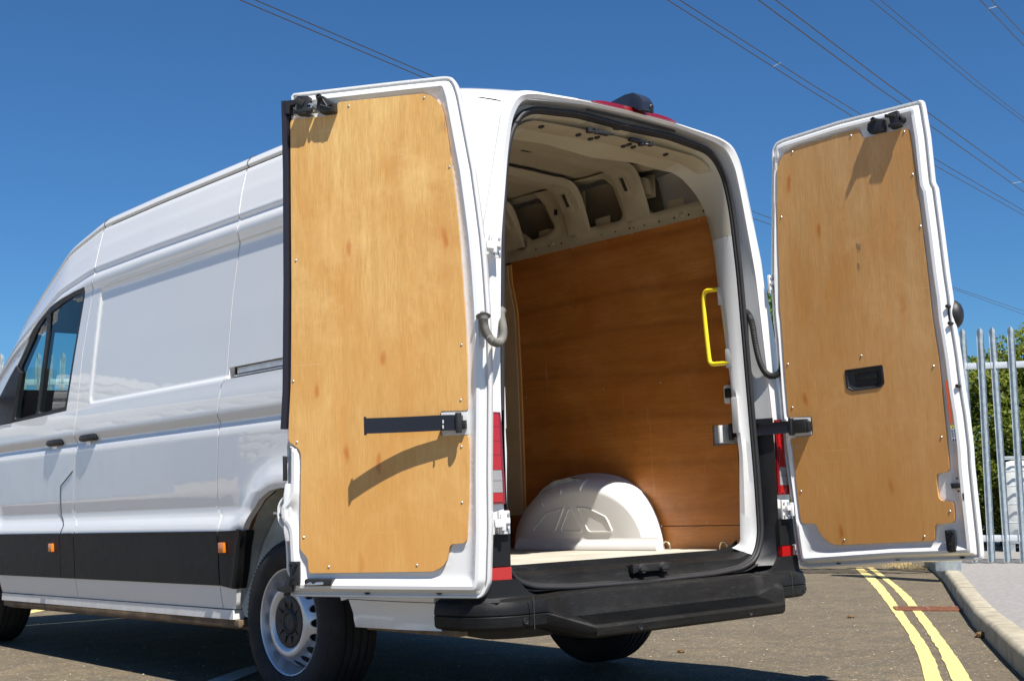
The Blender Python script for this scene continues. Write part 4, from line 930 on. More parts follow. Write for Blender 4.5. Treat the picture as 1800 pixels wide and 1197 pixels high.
# slotted tabs over the rail
for x, y in ((505,905),(828,835),(1240,735)):
    q = gx(Z6(x, y), XU); mb = MB(); mb.box((q[0] + .01, q[1], q[2] + .004), (.004, .105, .040)); mb.box((q[0] + .006, q[1], q[2] - .022), (.012, .14, .012)); mb.build('rail_tab', CREAM, van, bevel=.004)
for x, y in ((712,728),(1104,640)):
    q = gx(Z6(x, y), XU); mb = MB(); mb.box((q[0] - .006, q[1], q[2]), (.006, .072, .115)); mb.box((q[0] - .012, q[1], q[2]), (.004, .05, .09)); mb.build('pillar_bracket', CREAM, van, bevel=.005)
dot(Z6(703, 728), XU - .018, sq=(.018, .05))
# roof hoops
def hoop(yc, w0=.042, drop=.042):
    path = smooth_poly(np.array([(0, 2.463), (.45, 2.453), (.615, 2.446), (.672, 2.418), (.705, 2.36), (.738, 2.27), (.760, 2.19)]), 1, False); path = resample(path, .04, False); path = np.vstack([(path * (-1, 1))[::-1][:-1], path])
    Tn = np.gradient(path, axis=0); Tn /= np.linalg.norm(Tn, axis=1)[:, None]; rows = []
    for (x, z), (tx, tz) in zip(path, Tn):
        k = np.clip((abs(x) - .50) / .2, 0, 1); k2 = np.clip((2.40 - z) / .2, 0, 1); dep = drop * (1 - .25 * k) * (1 - .75 * k2); wd = w0 * (1 + .5 * k); n2 = (tz, -tx)
        P = lambda y, d_: (x + n2[0] * d_, y, z + n2[1] * d_)
        rows.append([P(yc - wd - .022, .003), P(yc - wd - .012, .009), P(yc - wd, dep), P(yc, dep + .003), P(yc + wd, dep), P(yc + wd + .012, .009), P(yc + wd + .022, .003)])
    mb = MB(); mb.loft(rows, False); h = mb.build('roof_hoop', CREAM, van, smooth=40)
    for sg in (1, -1):                                                # raised slotted tab at each bend
        A_ = (np.array([.87, 0, sg * .49]), np.array([0, 1., 0]), np.array([-sg * .49, 0, .87]))
        mb = MB(); mb.box((sg * .672, yc, 2.352), (.010, .050, .135), A_); mb.build('knee_tab', CREAM, van, bevel=.004)
        mb = MB(); mb.box((sg * .667, yc, 2.349), (.004, .020, .070), A_); mb.build('tab_slot', DARK, van, bevel=.0015)
    for x, ln in ((-.45, .10), (0.05, .12), (.42, .06)):
        mb = MB(); mb.box((x, yc, 2.4188 - .02 * (x / .8) ** 2), (ln, .018, .003)); mb.build('hoop_slot', DARK, van)
    for x in (-.62, -.2, .2, .55):
        mb = MB(); mb.lathe([(.0001, .001), (.008, .001), (.009, 0)], (x, yc - .02, 2.4185 - .02 * (x / .8) ** 2), (0, 0, -1), (1, 0, 0), 10); mb.build('hoop_hole', DARK, van)
    for x in np.linspace(-.6, .55, 6):                                # gap of dark mastic between hoop and roof skin
        pass
    mb = MB(); mb.tube([(x, yc - w0 - .026 * 1.0, 2.4590 - .02 * (x / .8) ** 2 + (.004 if int((x + 1) * 7) % 2 else 0)) for x in np.linspace(-.66, .60, 25)], .0055, 6); mb.build('mastic_bead', DARK, van)
    return h
for yc in (.80, 1.215, 1.72, 2.3, 2.9): hoop(yc)
# rear header pressing
mb = MB(); rows = []
for x in np.linspace(-.62, .62, 33):
    k = np.clip((abs(x) - .46) / .22, 0, 1); dz = -.02 * (x / .7) ** 2 - .13 * k ** 2.2
    rows.append([(x, .185, 2.336 + dz), (x, .25, 2.322 + dz), (x, .31, 2.330 + dz), (x, .335, 2.365 + dz), (x, .43, 2.405 + dz * .8), (x, .50, 2.425 + dz * .7), (x, .515, 2.455 + dz * .4)])
mb.loft(rows, False); mb.build('header_pressing', CREAM, van, smooth=40)
def hd(px, Z=2.326):
    for _ in range(12):
        q = gz(px, Z); k = np.clip((abs(q[0]) - .46) / .22, 0, 1); Z = float(np.interp(q[1], [.185, .25, .31, .335, .43, .50, .515], [2.336, 2.322, 2.330, 2.365, 2.405, 2.425, 2.455]) - .02 * (q[0] / .7) ** 2 - .13 * k ** 2.2)
    return q
for a, b in (((1036,226),(1048,228)), ((1127,249),(1143,250))):
    A, B = hd(a), hd(b); mb = MB(); mb.lathe([(.0001,.018),(.015,.018),(.017,0)], A, (0,0,-1), (1,0,0), 14); mb.lathe([(.0001,.018),(.011,.018),(.013,0)], B, (0,0,-1), (1,0,0), 12); mb.tube([A + (0,0,-.012), B + (0,0,-.012)], .006, 8); mb.build('door_buffer', BLACKP, van)
for a in ((1059, 232), (1116, 245)):
    A = hd(a); mb = MB(); mb.box(A + (0, 0, -.006), (.065, .024, .014)); mb.box(A + (.045, -.002, -.003), (.035, .014, .008)); mb.build('latch_plate', BLACKP, van, bevel=.003)
for px, r in (((1088, 226), .026), ((913, 215), .016), ((952, 223), .007)):
    A = hd(px); mb = MB(); mb.lathe([(.0001,.0015),(r,.0015),(r*1.04,0)], A, (0,0,-1), (1,0,0), 20); mb.build('header_hole', DARK, van)
for x, y in ((697,344),(765,367),(803,358),(952,408),(984,398),(1007,413),(1190,455),(487,298)):
    A = hd(Z6(x, y)); mb = MB(); mb.lathe([(.0001,.003),(.013,.003),(.014,0)], A, (0,-.35,-1), (1,0,0), 14); mb.build('header_hole', DARK, van)
# ------------------------------------------------------------------ rear doors
DH = dict(hx=.848, hxl=-.005, hy=.105, lam=.0284, o=-.0036, L=math.radians(57.3), R=math.radians(7.1))
class Leaf:
    """a door leaf swung about its hinge: u = metres from the hinge, z = height, n = depth towards the leaf's inner side"""
    def __init__(s, side):
        a = DH[side]; s.side = side
        if side == 'L': s.d = np.array([-math.cos(a), math.sin(a), 0]); s.i = np.array([-math.sin(a), -math.cos(a), 0]); sg = -1
        else: s.d = np.array([math.sin(a), -math.cos(a), 0]); s.i = np.array([-math.cos(a), -math.sin(a), 0]); sg = 1
        s.h = np.array([sg * (DH['hx'] + DH['hxl'] * (.5 - .74)), DH['hy'], .5]) + s.i * (.125 if side == 'L' else DH['o'])
        s.up = np.array([sg * DH['hxl'], 0, 1.]) + s.i * DH['lam']
        s.n = np.cross(s.d, s.up); s.n /= np.linalg.norm(s.n); s.n *= np.sign(s.n @ s.i)
    def at(s, u, z, n=0.): return s.h + s.d * u + s.up * (z - .5) + s.n * n
    def map(s, n=0.):
        def f(P):
            P = np.asarray(P); nn = n(P) if callable(n) else np.full(len(P), n)
            return s.h + P[:, :1] * s.d + (P[:, 1:2] - .5) * s.up + nn[:, None] * s.n
        return f
    def px(s, p, n=0.):
        v = raydir(p); o = s.h + s.n * n; A = np.array([-v, s.d, s.up]).T; t, u, z = np.linalg.solve(A, CB - o); return np.array([u, z + .5])
    def P(s, pts, n=0.): return np.array([s.px(p, n) for p in pts])
    def W(s, p, n=0.): u, z = s.px(p, n); return s.at(u, z, n)
    def fr(s): return np.array([s.d, s.up / np.linalg.norm(s.up), s.n])
LO = [(509.5,163),(702,140.6),(781.6,132),(792.7,134),(800.7,145.4),(807,164.4),(819.7,231),(832.4,297.8),(842,367.7),(848,415),(853,469),(858,540),(860.5,600),(862,687),(861.5,760),(861,833),(862,932.6),(859.4,1025.5),(851,1045.4),(841,1052.7),(662,1051),(509.6,1048.7),(508,1043.7),(509.6,1018.9),(501.3,1005.6),(500.6,975.7),(498,932.6),(488,922.7),(484.7,909.4),(484.7,889.5),(489.7,877.9),(499.6,868),(501.3,849.7),(501.5,800),(503.5,754),(508,687),(510,498),(509,300)]
LP = [(510.5,212),(591,202.5),(593.7,180),(743.5,164.5),(759.4,169),(773.7,183.5),(780,202.6),(786.4,240.7),(794.3,297.8),(800.7,348.6),(807,412),(813.4,497.8),(818,565),(820.8,633.7),(822,719),(818,721.3),(775.4,722.4),(773.5,727),(773.5,763.3),(776.7,766),(819.5,764.6),(823,767.3),(824.6,800),(823.6,883),(820.6,949),(816.3,954),(793,955.9),(789.8,962.5),(786.5,982.4),(778,995.6),(761.6,1004),(546,1007),(542.7,1004),(541,980.7),(527.8,965.8),(528.8,833),(529.5,818),(529,796.7),(525.4,788.7),(507,775.3),(507.5,754),(512,660),(512.5,500)]
RO = [(1618.5,174),(1471,211.7),(1375.4,242.5),(1361.7,249.3),(1355,263),(1353.8,355.5),(1353,492.5),(1356.5,560),(1361,600),(1367,690),(1374,775),(1380,820),(1388,880),(1392.8,932.6),(1399.5,979),(1404,995),(1419.4,999),(1575,989),(1698,985.7),(1724.4,984),(1722.8,959),(1714.5,882.9),(1708,820),(1706,785.6),(1699,727.8),(1691.7,684.5),(1684.5,626.7),(1680,597.8),(1673,557.6),(1670,523),(1663,475.4),(1654.5,406.9),(1644,328),(1639,321),(1630.5,239),(1622,187.7)]
RP = [(1366,310),(1366.5,297),(1370,283.6),(1380.5,268),(1396,259.6),(1491.8,230.5),(1509,226),(1514,240.8),(1519,243),(1591,226),(1598,228.8),(1603,263),(1610,314.4),(1618.5,383),(1628.8,465),(1639,560),(1649.8,626.7),(1658.5,713),(1665.7,785.6),(1668.6,824.6),(1665.7,829),(1648.4,831.8),(1646.3,834.7),(1646.5,849.7),(1649.8,874.6),(1654.8,880),(1673,881),(1676.4,886),(1678,914.4),(1674.7,918.4),(1646.5,921),(1643.9,924),(1642.5,947.6),(1640,949.9),(1598,951.9),(1472,957.5),(1459,954),(1446,942.6),(1439,932.6),(1436,923),(1431,920),(1411,919.4),(1407.8,916),(1402.8,873),(1399,840),(1394,788),(1391,774),(1394,769.7),(1427,765.3),(1429.6,762.5),(1427,733),(1424.5,731.3),(1389.8,734),(1386.3,732),(1379.7,655.6),(1374,569),(1371,544),(1368.5,441),(1365.8,355.5)]
TH = .052
leaves = {}
for side, OP, PP, plym, desc in (('L', LO, LP, PLYL, 'near rear door folded back past a right angle, lined with pale honey plywood'), ('R', RO, RP, PLYR, 'far rear door standing open on its check strap, lined with tan plywood')):
    lf = Leaf(side); leaves[side] = lf; door = empty('rear_door', parent=van); door['label'] = desc; lf.door = door
    O = lf.P(OP, -.015); O = round_corners(O, .012, 2); Pp = lf.P(PP, .0)
    Pc = round_corners(Pp, .010, 2)
    fl_w = .011
    def relief(P, O=O, Pc=Pc):
        d = np.maximum(sdist(P, O), 0); dp = -sdist(P, Pc)               # dp > 0 outside the plywood
        d = d * np.maximum(1, .050 / np.maximum(d + np.maximum(dp, 0), .012)) ** .9
        h = np.interp(d, [0, .003, .009, .012, .017, .026, .034, .046, .054, .066, .085], [-.032, -.022, -.022, -.034, -.033, -.006, .004, .006, .001, -.009, -.012])
        h = np.where(dp < .003, -.012, h); k = np.clip((dp - .003) / .014, 0, 1); k = k * k * (3 - 2 * k)
        return np.where(dp < .003, -.012, -.010 * (1 - k) + h * k)
    O = resample(O, .010); fr = surf('door_frame', O, [], .011, lf.map(relief), PAINT, door, back=lf.map(-TH), smooth=34, clear=.058, extra=[offset_ring(O, d_, .010) for d_ in (.003, .009, .012, .017, .026, .034, .046, .054)])
    surf('door_outer_skin', O, [], .06, lf.map(-TH), SIDE, door)
    ring = np.vstack([O, O[:1]])
    holes = []
    if side == 'R':
        hh = lf.P([(1484.5,650.4),(1551.6,641),(1555.3,674.3),(1547.2,681.6),(1498,688),(1488,683)], 0); holes = [round_corners(hh, .006, 2)]
    surf('plywood_panel', Pc, holes, .05, lf.map(.0005), plym, door, back=lf.map(-.0095), uv=lambda P: np.c_[P[:, 0], P[:, 1]])
    A = lf.fr()
    if side == 'L': scr = [(745.5,172.5),(790,294),(811,606),(810,703),(811,785),(812,883),(520,458),(515.5,670),(522,777),(534,944),(578,996),(613,187),(733,993)]
    else: scr = [(1393,267.5),(1496,239),(1589.5,232),(1604.5,307),(1373.5,381.5),(1385,640),(1393,716),(1400,785),(1408,863),(1641,643.5),(1655,768),(1670,898),(1484,948.5),(1625,942),(1618,398),(1514,625)]
    for p in scr: u, z = lf.px(p, 0); screw(lf.at(u, z, .001), lf.n, door, .0045)
    # drain slots of the bottom flange
    for p in ([(645.5,1042),(772,1042.5)] if side == 'L' else [(1474,990.5),(1578,984.5),(1691,979)]):
        q = lf.W(p, -.027); mb = MB(); mb.lathe([(.0001,.002),(.010,.002),(.011,-.002)], q, lf.n, lf.d, 14)
        for i, v in enumerate(mb.v):
            r = np.array(v) - q; zc = r @ A[1]; mb.v[i] = tuple(q + r - A[1] * zc * .6)
        mb.build('drain_hole', DARK, door)
L, R = leaves['L'], leaves['R']; AL, AR = L.fr(), R.fr()
def lbox(lf, p, n, sz, name, mat, dn=None, bevel=.003, rot=0, par=None):
    q = lf.W(p, n); mb = MB(); A = lf.fr()
    if rot: A = np.array([A[0] * math.cos(rot) + A[1] * math.sin(rot), -A[0] * math.sin(rot) + A[1] * math.cos(rot), A[2]])
    mb.box(q, sz, A); return mb.build(name, mat, par or lf.door, bevel=bevel)
def lprism(lf, pts, n0, n1, name, mat, bevel=.002, pn=None):
    P = lf.P(pts, n1 if pn is None else pn); mb = MB(); k = len(P)
    V = [lf.at(*p, n0) for p in P] + [lf.at(*p, n1) for p in P]
    mb.add(V, [tuple(range(k))[::-1], tuple(range(k, 2*k))] + [(i, (i+1) % k, k+(i+1) % k, k+i) for i in range(k)])
    return mb.build(name, mat, lf.door, bevel=bevel)
# ---- left leaf fittings
z3 = lambda x, y: (480 + x * .3175, 120 + y * .3175)
z5 = lambda x, y: (430 + x * .3316, 800 + y * .3316)
P = L.P([(505,180),(506,215),(508,300),(509,498),(507.5,687),(504,754)], -.012)
mb = MB(); pts = [L.at(u + .004, z, .0) for u, z in P]
mb.loft([[p + L.d * .012 + L.n * -.045, p + L.d * .016, p + L.d * .010 + L.n * .012, p - L.d * .008 + L.n * .010, p - L.d * .012 - L.n * .002, p - L.d * .008 - L.n * .045] for p in resample(np.array(pts), .1, False)], True, True)
mb.build('door_edge_seal', simple('navy_black_edge_rubber', (.012, .012, .022), .45), L.door, smooth=50)
lprism(L, [(499,178.5),(527.6,173),(529,180),(509,186),(508,200),(501,200)], -.02, .014, 'seal_corner_arm', BLACKP)
lbox(L, z3(172, 212), .022, (.045, .070, .045), 'rotary_latch', BLACKP, rot=.1); lbox(L, z3(150, 190), .040, (.04, .022, .022), 'latch_claw', DARK, rot=.5); lbox(L, z3(165, 238), .036, (.075, .014, .02), 'latch_lever', BLACKP)
mb = MB(); q = L.W(z3(210, 217), .02)
for r, n0 in ((.010, 0),): mb.lathe([(.0055, .016), (.012, .016), (.0135, .006), (.0135, -.02)], q, L.n, L.d, 16)
mb.build('latch_stud', STEEL, L.door)
cp = [z3(242, 162), z3(258, 150), z3(275, 153), z3(333, 192), z3(335, 238), z3(258, 247), z3(240, 226)]
lprism(L, cp, -.004, .040, 'guide_block', BLACKP, bevel=.004)
mb = MB(); mb.lathe([(.006, .012), (.011, .012), (.012, 0), (.012, -.04)], L.W(z3(256, 165), .042), AL[1] * .6 + L.n, L.d, 14); mb.build('guide_socket', BLACKP, L.door)
for a, b in ((z3(262,205), z3(318,222)), (z3(275,175), z3(300,212)), (z3(300,212), z3(326,200))):
    mb = MB(); mb.tube([L.W(a, .042), L.W(b, .042)], .003, 6); mb.build('guide_rib', BLACKP, L.door)
# check strap, left: unclipped and hanging free of the panel
lprism(L, [(775,725),(821,724),(822,764),(778,766)], -.008, .0015, 'strap_plate', PAINT_IN, bevel=.001)
lbox(L, (796, 743), .020, (.070, .052, .030), 'strap_clevis', BLACKP, bevel=.004)
mb = MB(); mb.lathe([(.001,.036),(.011,.036),(.012,.03),(.012,-.03),(.011,-.036),(.001,-.036)], L.W((806, 743), .034), AL[1], L.n, 16); mb.build('strap_pivot', BLACKP, L.door)
lbox(L, (815, 746), .010, (.020, .030, .02), 'strap_stop', BLACKP)
strap = [(806, 742.5, .030), (790, 742.6, .034), (770, 743.3, .038), (745, 744.6, .043), (720, 745.8, .050), (695, 746.8, .060), (668, 747.8, .073), (642, 748.6, .088)]
sp_ = [L.W((a, b), n) for a, b, n in strap]; mb = MB(); rings = []
for i, p in enumerate(sp_):
    t = sp_[min(i+1, 7)] - sp_[max(i-1, 0)]; t /= np.linalg.norm(t); s_ = np.cross(t, AL[1]); h = .0275
    U = AL[1]; rings.append([p - U * h - s_ * .003, p - U * h + s_ * .004, p - U * (h - .006) + s_ * .001, p + U * (h - .006) + s_ * .001, p + U * h + s_ * .004, p + U * h - s_ * .003])
mb.loft(rings, True, True); mb.build('check_strap', simple('satin_black_steel', (.016, .018, .028), .3, metal=.3), L.door, smooth=50)
mb = MB(); mb.box(sp_[-1], (.006, .066, .014), (AL[0], AL[1], AL[2])); mb.build('strap_end', BLACKP, L.door, bevel=.002)
mb = MB(); mb.box(L.W((779, 741), .05), (.004, .012, .004), AL); mb.box(L.W((779, 750), .05), (.004, .012, .004), AL); mb.build('strap_clip', PAINT, L.door)
# lower latch parts, left
lprism(L, [z5(236,563), z5(286,563), z5(291,690), z5(240,690)], -.004, .014, 'latch_bracket', BLACKP, bevel=.003)
for p in (z5(246,580), z5(275,580), z5(262,608), z5(252,655)):
    mb = MB(); mb.lathe([(.0001,.006),(.006,.006),(.007,0)], L.W(p, .014), L.n, L.d, 10); mb.build('bracket_screw', GREYP, L.door)
lprism(L, [z5(168,697), z5(205,690), z5(222,650), z5(246,640), z5(250,728), z5(205,728), z5(168,718)], -.010, .012, 'lower_latch_hook', BLACKP, bevel=.003)
lprism(L, [z5(205,730), z5(232,730), z5(232,745), z5(205,745)], -.02, .0, 'hook_foot', BLACKP)
lprism(L, [z5(315,664), z5(322,655), z5(465,655), z5(452,692), z5(318,694)], -.012, .022, 'lower_catch', BLACKP, bevel=.003)
lprism(L, [z5(320,682), z5(345,672), z5(360,684), z5(380,672), z5(416,672), z5(416,686), z5(322,690)], .018, .026, 'catch_spring', STEEL, bevel=.001)
lprism(L, [(496.5,801),(501.5,803),(501.5,845),(497,845)], -.03, -.004, 'edge_buffer', RUBBER)
mb = MB(); mb.tube([L.W((481, 902.3), -.02), L.W((486, 902.3), -.02)], .005, 8); mb.build('locating_pin', STEEL, L.door)
lprism(L, [z5(248,150), z5(243,455), z5(215,458), z5(206,400), z5(205,210), z5(214,150)], -.030, .0, 'door_edge_pressing', PAINT, bevel=.004)
for p in (z5(179,308), z5(186,316)):
    mb = MB(); mb.lathe([(.0001,.001),(.004,.001),(.0045,0)], L.W(p, -.024), L.n, L.d, 8); mb.build('edge_hole', DARK, L.door)
# ---- right leaf fittings
r1 = lambda x, y: (1300 + x * .3425, 150 + y * .3425)
r2 = lambda x, y: (1280 + x * .2889, 540 + y * .2889)
r3 = lambda x, y: (1300 + x * .3316, 800 + y * .3316)
lprism(R, [r1(655,198), r1(688,168), r1(737,174), r1(742,234), r1(668,250), r1(652,232)], -.004, .026, 'guide_block', BLACKP, bevel=.004)
mb = MB(); mb.lathe([(.006, .012), (.011, .012), (.012, 0), (.012, -.04)], R.W(r1(688,182), .028), AR[1] * .6 + R.n, R.d, 14); mb.build('guide_socket', BLACKP, R.door)
lbox(R, r1(800,180), .012, (.042, .070, .030), 'rotary_latch', BLACKP, rot=.1); lbox(R, r1(775,158), .024, (.05, .014, .016), 'latch_claw', DARK, rot=-.2); lbox(R, r1(800,205), .024, (.06, .016, .016), 'latch_lever', BLACKP, rot=-.1)
mb = MB(); mb.lathe([(.0065, .018), (.013, .018), (.0145, .01), (.0145, -.02)], R.W(r1(830,178), .008), R.n, R.d, 16); mb.build('latch_stud', BLACKP, R.door)
# handle recess
hole = [(1484.5,650.4),(1551.6,641),(1555.3,674.3),(1547.2,681.6),(1498,688),(1488,683)]
P = round_corners(R.P(hole, .0), .006, 2); c_ = P.mean(0)
def hring(s, n): return [R.at(*(c_ + (p - c_) * s), n) for p in P]
mb = MB(); mb.loft([hring(1.0, -.010), hring(1.0, -.002), hring(.985, .003), hring(.90, .003), hring(.86, -.004), hring(.60, -.0085), hring(.56, -.0105)]); n_ = len(P); mb.add(hring(.56, -.0105), [tuple(range(n_))])
mb.build('handle_recess', BLACKP, R.door, smooth=40)
lprism(R, [(1507,657),(1541,652),(1542,664),(1509,668)], -.0100, -.004, 'pull_handle', BLACKP, bevel=.003)
# check strap, right: clipped to the body
lprism(R, [(1388,734),(1424,733.5),(1427,763.5),(1392,767)], -.008, .0015, 'strap_plate', PAINT_IN, bevel=.001)
lbox(R, (1405, 749), .022, (.075, .060, .034), 'strap_clevis', BLACKP, bevel=.004)
A0 = R.W((1398, 749.5), .034); A1 = gx((1285, 759), .735); mb = MB(); t = (A0 - A1) / np.linalg.norm(A0 - A1); U = np.array([0, 0, 1.]); s_ = np.cross(t, U); h = .0265
mb.loft([[p - U * h - s_ * .003, p - U * h + s_ * .004, p - U * (h - .006) + s_ * .001, p + U * (h - .006) + s_ * .001, p + U * h + s_ * .004, p + U * h - s_ * .003] for p in (A1, A1 * .7 + A0 * .3, A1 * .3 + A0 * .7, A0)], True, True)
mb.build('check_strap', bpy.data.materials['satin_black_steel'], R.door)
mb = MB(); mb.box(A1, (.014, .02, .075)); mb.build('strap_hook', BLACKP, R.door, bevel=.003)
mb = MB(); mb.lathe([(.001,.038),(.012,.038),(.013,.03),(.013,-.03),(.012,-.038),(.001,-.038)], R.W((1391, 750), .03), AR[1], R.n, 16); mb.build('strap_pivot', BLACKP, R.door)
lprism(R, [(1414,738),(1421,741),(1422,757),(1415,760)], .0, .030, 'strap_stop', BLACKP)
# lock aperture, slot, lower latch, stickers
lprism(R, [r2(1352,1070), r2(1408,1070), r2(1417,1082), r2(1410,1098), r2(1358,1103)], -.020, .006, 'lock_catch', BLACKP, bevel=.002)
lprism(R, [r2(1425,1130), r2(1433,1130), r2(1435,1172), r2(1427,1172)], -.010, .0062, 'edge_slot', DARK, bevel=None)
for p in (r2(1395,1040), r2(1415,1037), r2(1405,1117), r1(1067,1134), r2(1348,98), r2(1395,478)):
    mb = MB(); mb.lathe([(.0001,.0075),(.0075 if p[1] < 700 else .0035,.0075),(.008 if p[1] < 700 else .004,-.03)], R.W(p, -.004), R.n, R.d, 10); mb.build('edge_hole', DARK, R.door)
lprism(R, [r3(1086,398), r3(1132,395), r3(1142,440), r3(1145,512), r3(1110,516), r3(1098,505), r3(1090,440)], -.004, .014, 'latch_bracket', BLACKP, bevel=.003)
for p in (r3(1100,412), r3(1125,410), r3(1115,440), r3(1112,475), r3(1125,505)):
    mb = MB(); mb.lathe([(.0001,.006),(.006,.006),(.007,0)], R.W(p, .014), R.n, R.d, 10); mb.build('bracket_screw', GREYP, R.door)
NS = .0052
def decal(name, pts, mat, n=NS): 
    Pq = R.P(pts, n); mb = MB(); k = len(Pq); V = [R.at(*p, n - .003) for p in Pq] + [R.at(*p, n) for p in Pq]
    mb.add(V, [tuple(range(k, 2*k))] + [(i, (i+1) % k, k+(i+1) % k, k+i) for i in range(k)]); return mb.build(name, mat, R.door)
decal('orange_label', [r2(1320,447), r2(1335,447), r2(1362,708), r2(1348,708)], ORANGE)
decal('sticker_head', [r2(1350,718), r2(1383,718), r2(1385,735), r2(1352,735)], simple('yellow_label_print', (.85, .75, .10), .5, var=.02))
decal('care_sticker', [r2(1352,736), r2(1385,736), r2(1391,818), r2(1362,818)], simple('pale_label_paper', (.62, .66, .72), .5, var=.02))
ink = simple('label_ink', (.05, .06, .09), .6)
decal('warning_sign', [r2(1366,722), r2(1371,732), r2(1361,732)], ink, NS + .0006)
for k in range(9):
    y = 742 + k * 5.6; x0 = 1357 + k * .9
    decal('sticker_text', [r2(x0, y), r2(x0 + (11 if k % 3 else 8), y), r2(x0 + (11 if k % 3 else 8), y + 2), r2(x0, y + 2)], ink, NS + .0006)
    decal('sticker_text', [r2(x0 + 16, y), r2(x0 + (27 if k % 2 else 24), y), r2(x0 + (27 if k % 2 else 24), y + 2), r2(x0 + 16, y + 2)], ink, NS + .0006)
decal('sticker_symbol', [r2(1365,799), r2(1374,799), r2(1376,814), r2(1367,814)], ink, NS + .0008); decal('sticker_symbol', [r2(1380,799), r2(1387,799), r2(1389,814), r2(1382,814)], ink, NS + .0008)
# outside handle peeping past the free edge
q = R.W((1678, 553), -.085); mb = MB(); out = -R.n
mb.lathe([(.0001,.036),(.022,.034),(.042,.026),(.056,.012),(.060,.0),(.058,-.02),(.05,-.035)], q, out * .5 + R.d * .85, AR[1], 28); oh = mb.build('outside_handle_cover', BLACKP, R.door, smooth=60)
mb = MB()
for a in (-.9, -.3, .3, .9):
    dd = (out * .5 + R.d * .85); dd /= np.linalg.norm(dd); sd_ = np.cross(dd, AR[1])
    p = q + dd * .014 + .0555 * (math.cos(a) * sd_ * -1 + math.sin(a) * AR[1]); mb.box(p, (.006, .018, .016), (dd, AR[1], sd_))
mb.build('cover_slot', STEEL, R.door)

# ---- grey cable gaiter from the near leaf's hinge edge round into the body
gaiter('cable_gaiter', [L.W((849.5, 556), .006), L.W((850.5, 572), .020), L.W((856, 588), .045), L.W((865, 600), .06), gy((876, 604), .00), gy((884, 596), .03), gy((885, 580), .06), gy((882, 562), .10), gy((879, 548), .14)], GREYG, .0145)
P = L.P([(845,548),(851,546),(856,556),(858,575),(856,590),(850,594),(845,580),(843,562)], .0); Pc = round_corners(P, .01, 3); mb = MB(); n_ = len(Pc); c_ = Pc.mean(0)
mb.loft([[L.at(*p, -.004) for p in Pc], [L.at(*p, .008) for p in Pc], [L.at(*(c_ + (p - c_) * .8), .014) for p in Pc]]); mb.add([L.at(*(c_ + (p - c_) * .8), .014) for p in Pc], [tuple(range(n_))]); mb.build('gaiter_plug', GREYG, van, smooth=50)

# faint rows of stamped ink on the far leaf's board
stamp = simple('faded_stamp_ink', (.30, .20, .10), .6, var=.4, vs=90)
for (x0, y0, n) in ((1505, 427, 5), (1507, 462, 3)):
    for k in range(n): decal('stamp_mark', [(x0 + k * 1.7, y0 + k * .6), (x0 + k * 1.7 + .8, y0 + k * .6), (x0 + k * 1.7 + 1.4, y0 + k * .6 + 9 + (k % 2) * 6), (x0 + k * 1.7 + .7, y0 + k * .6 + 9 + (k % 2) * 6)], stamp, .0012)
# ------------------------------------------------------------------ ground, road, kerb, pavement (world frame)
def sheet(name, P, z, mat, label=None):
    me = bpy.data.meshes.new(name); me.from_pydata([(p[0], p[1], z) for p in P], [], [tuple(range(len(P)))]); o = link(name, me, None, mat); return tag(o, label, kind='structure')
sheet('ground', [(-700,-700),(700,-700),(700,700),(-700,700)], -.02, DIRT, 'dry open ground round the yard')
KD = np.array([.80, .60]); 
kb = np.array([(1.30,-.86),(1.69,-.54),(2.2,-.20),(3.01,.35),(3.83,.92),(5.2,1.80),(7.17,3.05),(8.6,4.02),(9.6,4.75)])
kb = np.vstack([[-6.0, -5.8], [-1.5, -2.9], kb])
mb = MB(); X = np.linspace(-30, 14, 90); Y = np.linspace(-25, 30, 110)
road = [(-6.5,-25),(14,-25),(14,30),(-6.5,30)]
sheet('road', road, 0.0, ROAD, 'worn brown-grey asphalt road under and round the van')
def strip(px_l, px_r, name, mat, z, label):
    l = [gw(p, z)[:2] for p in px_l]; r = [gw(p, z)[:2] for p in px_r]; L_ = resample(smooth_poly(np.array(l), 1, False), .12, False)
    def rs(P, n): P = np.array(P); s = np.r_[0, np.cumsum(np.linalg.norm(np.diff(P, axis=0), axis=1))]; t = np.linspace(0, s[-1], n); return np.c_[np.interp(t, s, P[:, 0]), np.interp(t, s, P[:, 1])]
    n = 90; A, B = rs(smooth_poly(np.array(l), 2, False), n), rs(smooth_poly(np.array(r), 2, False), n); j = lambda: RNG.normal(0, .0025, (n, 2))
    A, B = A + j(), B + j(); mb = MB(); mb.loft([[(*a, z) for a in A], [(*b, z) for b in B]], False); o = mb.build(name, mat); return tag(o, label, kind='structure')
strip([(1502,997),(1532,1025),(1558,1058),(1582,1092),(1602,1122),(1615,1155),(1628,1200),(1640,1290)], [(1515,997),(1544,1019),(1565,1045),(1592,1082),(1615,1112),(1641,1150),(1658,1200),(1680,1290)], 'road_marking', YLINE, .004, 'left one of the double yellow lines beside the kerb')
strip([(1524,997),(1555,1019),(1582,1045),(1605,1075),(1631,1112),(1651,1145),(1677,1200),(1712,1290)], [(1535,997),(1565,1019),(1598,1045),(1615,1067),(1651,1112),(1677,1148),(1713,1200),(1755,1290)], 'road_marking', YLINE, .004, 'right one of the double yellow lines, next to the kerb')
strip([(352,1200),(395,1185),(433,1172),(480,1160)], [(400,1200),(430,1188),(463,1175),(500,1166)], 'road_marking', WLINE, .004, 'short worn white line in the shade by the near rear wheel')
strip([(20,1079),(60,1071),(100,1064),(135,1059)], [(20,1084),(60,1076),(100,1068.5),(135,1063)], 'road_marking', YLINE, .004, 'nearer yellow line seen under the front of the van')
